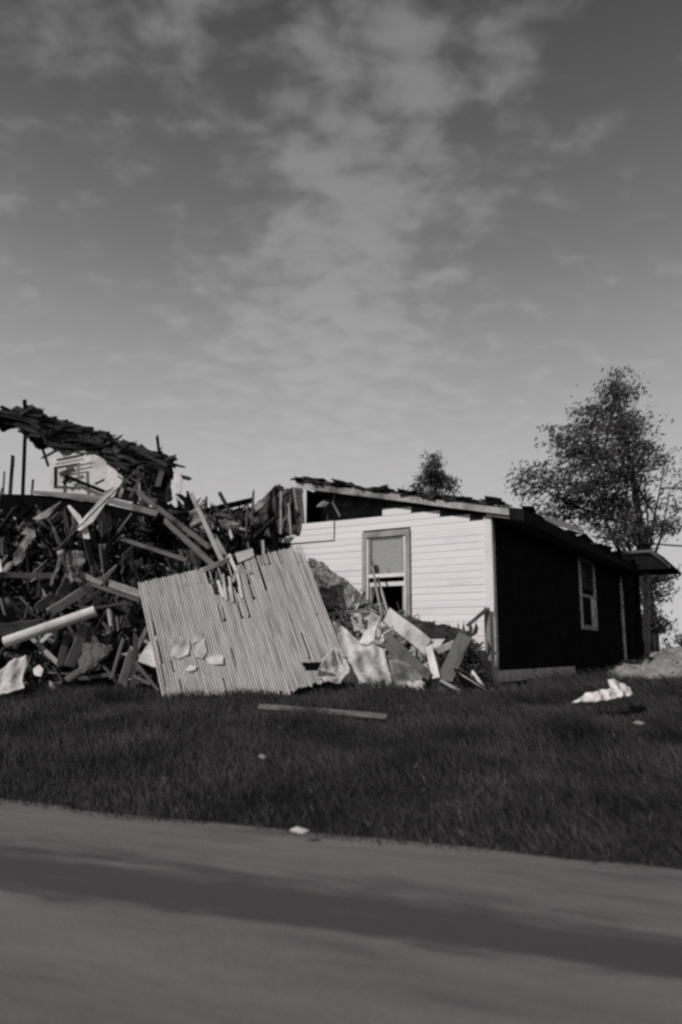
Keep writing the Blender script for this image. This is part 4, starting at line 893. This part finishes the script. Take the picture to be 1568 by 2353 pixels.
# broken laths and straps in the hole
for (x0, y0, x1, y1, w) in ((468, 1312, 528, 1288, 11), (527, 1279, 545, 1320, 8), (543, 1312, 572, 1318, 10), (536, 1340, 546, 1305, 7), (502, 1340, 515, 1375, 7), (512, 1320, 520, 1380, 6), (527, 1330, 535, 1385, 6), (546, 1322, 556, 1375, 6)):
    a0, c0 = panel_ab(x0, y0); a1, c1 = panel_ab(x1, y1); q0 = pan(a0, c0)+pn*.03; q1 = pan(a1, c1)+pn*.03
    link('broken_lath', plankmesh('broken_lath', (q1-q0).length, w*12/F, .02, 4, .01, .04), m_lath, panel, PI_ @ frame_between(q0, q1, .15))
a0, c0 = panel_ab(548, 1270); 
q = [pan(*panel_ab(x, y))+pn*.02 for x, y in ((540, 1274), (580, 1262), (584, 1280), (560, 1290), (548, 1296))]
me, c = sheetmesh('plaster_patch', q, .015, 2, .01, 3, 3); link('plaster_patch', me, m_lath, panel, PI_ @ Matrix.Translation(c))
# studs behind the laths
for b_ in (.12, .5, .86):
    q0, q1 = pan(.01, b_)-pn*.06, pan(.985, b_)-pn*.06
    link('stud', plankmesh('stud', (q1-q0).length, .09, .09, 4, 0, .02), m_mid, panel, PI_ @ frame_between(q0, q1, 0))
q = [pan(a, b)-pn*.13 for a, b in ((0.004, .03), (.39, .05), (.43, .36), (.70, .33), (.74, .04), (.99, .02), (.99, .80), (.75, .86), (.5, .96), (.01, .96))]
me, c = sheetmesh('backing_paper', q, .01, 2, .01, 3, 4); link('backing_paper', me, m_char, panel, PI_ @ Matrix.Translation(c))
# plaster still clinging to the laths
def patch(pts, m, th=.010, amp=.022):
    q = [pan(*panel_ab(x, y))+pn*.022 for x, y in pts]; me, c = sheetmesh('plaster_patch', q, th, 4, amp, 7, random.random()*9)
    link('plaster_patch', me, m, panel, PI_ @ Matrix.Translation(c))
patch([(388, 1482), (392, 1470), (410, 1464), (436, 1468), (439, 1488), (432, 1508), (410, 1516), (394, 1512), (398, 1498)], m_sheet)
patch([(470, 1518), (486, 1510), (500, 1503), (514, 1512), (514, 1528), (496, 1530), (478, 1528)], m_sheet)
patch([(426, 1540), (436, 1530), (452, 1534), (450, 1542), (432, 1546)], m_sheet)
patch([(446, 1500), (452, 1466), (470, 1470), (478, 1500), (466, 1516), (452, 1514)], m_lath)
patch([(436, 1474), (450, 1458), (468, 1456), (462, 1472), (446, 1482)], m_lath)

# ------------------------------------------------------------------ litter in the grass
def litter(name, label, cat, x, y, w, hgt, m, lift=.1):
    Yg = onground(x, y, lift); S(name, label, cat, [(x-w, y, Yg), (x-w*.3, y-hgt, Yg+.03), (x+w, y+hgt*.3, Yg), (x+w*.4, y+hgt, Yg-.03)], m, .01, 1, .01)
litter('paper_scrap', 'white paper scrap at the edge of the grass by the road', 'litter', 688, 1910, 22, 7, m_plaster, .12)
litter('paper_scrap', 'small pale scrap in the middle of the dark grass', 'litter', 602, 1740, 9, 5, m_light, .2)
litter('paper_scrap', 'tiny pale scrap in the grass towards the left', 'litter', 378, 1791, 9, 5, m_mid, .2)
litter('paper_scrap', 'dull scrap in the grass right of the bent white metal', 'litter', 1470, 1662, 14, 4, m_light, .15)

# ------------------------------------------------------------------ trees, shrubs
def leafmesh(name, centers, size, seed, asp=3.2, lean=Vector((.72, 0, .62)), spread=.55):
    r = np.random.default_rng(seed); n_ = len(centers)
    ax = np.array(lean)[None, :] + r.normal(0, spread, (n_, 3)); ax /= np.linalg.norm(ax, axis=1)[:, None]
    up_ = r.normal(0, 1, (n_, 3)); sd = np.cross(ax, up_); sd /= np.linalg.norm(sd, axis=1)[:, None]
    L = size*r.uniform(.6, 1.4, (n_, 1)); W = L/asp
    nrm = np.cross(ax, sd)
    v0 = centers-ax*L*.5; v1 = centers+sd*W*.5+nrm*L*.04; v2 = centers+ax*L*.5; v3 = centers-sd*W*.5+nrm*L*.04
    V = np.stack([v0, v1, v2, v3], 1).reshape(-1, 3); Fc = np.arange(n_*4).reshape(-1, 4)
    return npmesh(name, V, Fc)
def limb(pts, r0, r1, n=7):
    v = []; f = []; k = len(pts)
    for i, p in enumerate(pts):
        d = (pts[min(i+1, k-1)]-pts[max(i-1, 0)]).normalized(); s_ = d.cross(Vector((0, 1, .1))).normalized(); u_ = s_.cross(d); r = r0+(r1-r0)*i/(k-1)
        for j in range(n): a = j/n*2*math.pi; v.append(p+s_*math.cos(a)*r+u_*math.sin(a)*r)
    for i in range(k-1):
        for j in range(n): f.append((i*n+j, i*n+(j+1) % n, (i+1)*n+(j+1) % n, (i+1)*n+j))
    return v, f
def tree(name, label, base_px, Yt, lobes, leafsize, nleaf, seed, trunk_px, m, clump=.35, twigs=40, cat='tree'):
    r = np.random.default_rng(seed); rr = random.Random(seed)
    b = P(base_px[0], base_px[1], Yt); b.z = float(ground_z(b.x, b.y))-.05
    root = empty(name, b); tag(root, label, cat); bpy.context.view_layer.update(); inv = root.matrix_world.inverted()
    tp = [b]+[P(x, y, Yt+dy) for x, y, dy in trunk_px]
    V = []; Fc = []
    def add(vf):
        o = len(V); V.extend(vf[0]); Fc.extend([tuple(i+o for i in q) for q in vf[1]])
    add(limb(tp, .24*Yt/26, .05))
    cl = []; wt = []
    for (x, y, rx, ry, w) in lobes:
        c = P(x, y, Yt+rr.uniform(-.8, .8)); sx_, sy_ = rx*Yt/F, ry*Yt/F
        k = max(3, int(w*22))
        for _ in range(k):
            a = r.normal(0, 1, 3); a /= np.linalg.norm(a); a *= r.uniform(.15, 1)**.5
            cl.append(np.array(c)+a*np.array([sx_, sx_*.8, sy_])); wt.append(1.0)
        # limb to the lobe
        s0 = tp[rr.randrange(1, len(tp))]; mid = s0.lerp(c, .5)+Vector((0, rr.uniform(-.3, .3), -.2)); add(limb([s0, mid, Vector(c)], .07*Yt/26, .015, 5))
    cl = np.array(cl)
    for _ in range(twigs):
        q = Vector(cl[rr.randrange(len(cl))]); near = min(tp[1:], key=lambda w_: (w_-q).length); add(limb([near.lerp(q, .45), near.lerp(q, .8)+Vector((0, 0, .1)), q+Vector((.15, 0, .12))], .03*Yt/26, .008, 4))
    link('trunk', pydata('trunk', [inv @ v_ for v_ in V], Fc, True), m_bark, root)
    ids = r.integers(0, len(cl), nleaf); sig = clump*(.6+.8*r.random(len(cl)))
    pos = cl[ids] + r.normal(0, 1, (nleaf, 3))*sig[ids][:, None]*np.array([1.25, 1, .6])
    pos -= np.array(b)
    link('crown', leafmesh('crown', pos, leafsize, seed), m, root)
    return root
tree('leafy_tree', 'tall dark leafy tree leaning behind the right end of the house', (1502, 1525), 27.0,
     [(1420, 900, 42, 48, 1.1), (1380, 960, 60, 55, 1.3), (1445, 980, 50, 60, 1.3), (1330, 1020, 50, 45, .8), (1265, 1010, 34, 36, .22), (1400, 1060, 80, 60, 1.9), (1330, 1100, 80, 55, 1.5), (1250, 1110, 55, 50, .8), (1440, 1130, 80, 60, 1.7), (1480, 1080, 45, 90, .8), (1380, 1180, 90, 45, 1.7), (1280, 1165, 60, 35, .8), (1480, 1200, 60, 50, 1.1), (1540, 1130, 30, 70, .3), (1530, 1060, 20, 40, .12), (1215, 1110, 30, 60, .5), (1330, 1040, 60, 50, .9), (1420, 1010, 60, 70, 1.2), (1350, 1160, 110, 50, 1.2), (1440, 1230, 60, 30, 1.0), (1530, 1210, 30, 30, .4)],
     .19, 15500, 5, [(1498, 1430, 0), (1484, 1330, 0), (1474, 1220, .1), (1455, 1100, .1), (1432, 980, 0), (1420, 900, 0)], m_leaf, .24)
tree('lower_tree', 'ragged low leafy growth on the trunk right of the dark wall', (1490, 1527), 24.5,
     [(1496, 1340, 26, 30, .5), (1520, 1320, 24, 22, .35), (1490, 1420, 14, 40, .5), (1510, 1440, 12, 22, .35), (1486, 1500, 14, 24, .5), (1530, 1370, 20, 16, .15)],
     .17, 2200, 9, [(1488, 1470, 0), (1486, 1400, 0), (1490, 1330, 0)], m_leaf, .15, 8, 'sapling')
tree('small_tree', 'small dark tree top showing above the white house roof', (1002, 1530), 33.0,
     [(996, 1058, 10, 18, .5), (998, 1080, 16, 22, 1.0), (988, 1102, 24, 20, 1.0), (1012, 1108, 26, 18, .9), (1040, 1114, 14, 14, .35), (964, 1118, 14, 14, .35), (1000, 1140, 50, 22, 1.4), (1000, 1180, 50, 30, 1.5)],
     .17, 4600, 6, [(1002, 1350, 0), (1001, 1200, 0), (1000, 1120, 0)], m_leaf, .15, 12)
def shrub(name, label, x, y, Yt, w, hgt, n_, seed, m, group=None):
    b = P(x, y, Yt); b.z = float(ground_z(b.x, b.y))
    r = np.random.default_rng(seed); root = empty(name, b); tag(root, label, 'shrub', group)
    W, H = w*Yt/F, hgt*Yt/F
    c = r.normal(0, 1, (14, 3))*np.array([W*.32, W*.25, H*.2])+np.array([0, 0, H*.45]); ids = r.integers(0, 14, n_)
    pos = c[ids]+r.normal(0, 1, (n_, 3))*np.array([W*.13, W*.13, H*.15]); pos[:, 2] = np.abs(pos[:, 2])
    link('foliage', leafmesh('foliage', pos, .16*Yt/27, seed, 3.5, Vector((.1, 0, .9)), .6), m, root)
    V = []; Fc = []
    for k in range(8):
        q = Vector(c[k]); vf = limb([Vector((q.x*.1, q.y*.1, 0)), q*.6, q], .03, .008, 4); o = len(V); V += vf[0]; Fc += [tuple(i+o for i in q_) for q_ in vf[1]]
    link('stem', pydata('stem', V, Fc), m_bark, root); return root
shrub('far_shrub', 'dark far shrub right of the pale spiky stump', 1545, 1530, 40, 50, 34, 900, 1, m_shrub)
shrub('far_shrub', 'dark shrub cut by the right edge of the picture', 1585, 1530, 34, 50, 60, 900, 2, m_shrub)
shrub('far_shrub', 'low dark shrub at the foot of the tall tree trunk', 1480, 1528, 30, 34, 40, 700, 3, m_shrub)
shrub('spiky_clump', 'pale spiky clump of dead stems on the soil bank', 1508, 1530, 22, 34, 40, 160, 4, m_straw)
# cable
def cable(name, pts, r, m, label):
    v, f = limb(pts, r, r, 6); return tag(link(name, pydata(name, v, f, True), m), label, 'cable')
pa, pb = P(1360, 1232, 22.4), P(1800, 1258, 16)
cable('power_cable', [pa.lerp(pb, a/12)+Vector((0, 0, -.12*math.sin(a/12*math.pi))) for a in range(13)], .022, m_wire, 'black cable running from the roof edge out past the tree to the right')

# ------------------------------------------------------------------ grass
def grass(name, n_, srange, xr, hr, wid, m, seed, label, lean=(-.75, 0.1), leanvar=.5, power=1.0):
    r = np.random.default_rng(seed); x = r.uniform(*xr, n_); s = srange[0]+(srange[1]-srange[0])*r.random(n_)**power
    # turn (x, s) into ground position
    t_ = (x-E0.x)/ea.x; es = np.interp(t_, _et, _es); px = E0.x+ea.x*t_+en.x*(s+es); py = E0.y+ea.y*t_+en.y*(s+es)
    # keep the house and the heap free of blades
    u = (px-CX)*e1.x+(py-CY)*e1.y; w_ = (px-CX)*e2.x+(py-CY)*e2.y
    keep = ~((u > -.55) & (u < 5) & (w_ > -.2) & (w_ < LEN+1.5)) & (py > 2.0) & (((px-7.6)/2.4)**2+((py-14.4)/1.5)**2 > 1)
    px, py, s = px[keep], py[keep], s[keep]; k = len(px); pz = ground_z(px, py)-.01
    dens = np.array([mnoise.noise(Vector((a*1.1, b*1.1, 0))) for a, b in zip(px, py)])
    h = r.uniform(*hr, k)*(1+.95*dens)*np.clip(.35+s*.6, .15, 1)
    lean_amt = np.clip(.35+.10*(px+2), .15, 1.1)*r.uniform(.5, 1.4, k)
    dx = lean[0]*lean_amt+r.normal(0, leanvar*.45, k); dy = lean[1]*lean_amt+r.normal(0, leanvar*.45, k)
    ok_ = ((s > .3) | (dens > -.35+.25*(s < .1)+.2*(s < -.05))); h = np.where(ok_, h, .005); b = np.stack([px, py, pz], 1); L = np.stack([dx, dy, np.ones(k)], 1); L /= np.linalg.norm(L, axis=1)[:, None]
    side = np.stack([np.cos(q := r.uniform(0, 6.28, k)), np.sin(q), np.zeros(k)], 1)*(wid*r.uniform(.6, 1.5, k))[:, None]
    mid = b+L*(h*.55)[:, None]; L2 = L.copy(); L2[:, 2] *= .55; L2[:, :2] *= 1.5; tip = mid+L2*(h*.5)[:, None]
    V = np.stack([b-side, b+side, mid+side*.8, mid-side*.8, tip], 1).reshape(-1, 3)
    o = np.arange(k)[:, None]*5
    quads = np.concatenate([o+0, o+1, o+2, o+3], 1); tris = np.concatenate([o+3, o+2, o+4, o+4], 1)[:, :3]
    me = bpy.data.meshes.new(name); nv = len(V)
    me.vertices.add(nv); me.vertices.foreach_set('co', V.astype(np.float32).ravel())
    li = np.concatenate([quads.ravel(), tris.ravel()]).astype(np.int32); me.loops.add(len(li)); me.loops.foreach_set('vertex_index', li)
    me.polygons.add(2*k); me.polygons.foreach_set('loop_start', np.concatenate([np.arange(k)*4, 4*k+np.arange(k)*3]).astype(np.int32)); me.update(calc_edges=True)
    return tag(link(name, me, m), label, kind='stuff')
grass('grass', 230000, (-.22, 6.6), (-7, 7), (.06, .20), .0036, m_grass, 31, 'dark unmown grass covering the bank below the ruin')
grass('grass', 40000, (5.6, 11), (-8, 12), (.12, .28), .008, m_grass, 32, 'dark grass around the foot of the house')
grass('grass', 9000, (9, 40), (-14, 30), (.15, .4), .02, m_grass, 33, 'dark grass of the field behind the house')
grass('dry_stalks', 2600, (0.05, 6.5), (-4, 7), (.06, .17), .0032, m_straw, 34, 'pale dry stalks scattered through the dark grass', leanvar=.9)

# labels of the many small pieces; where two would read alike, name the second landmark too
_cnt = {}
for o, lab, m2 in PENDING: _cnt[lab] = _cnt.get(lab, 0)+1
for o, lab, m2 in PENDING:
    l2 = lab if _cnt[lab] == 1 else f'{lab} towards {m2}'
    o['label'] = ' '.join(l2.split()[:16])
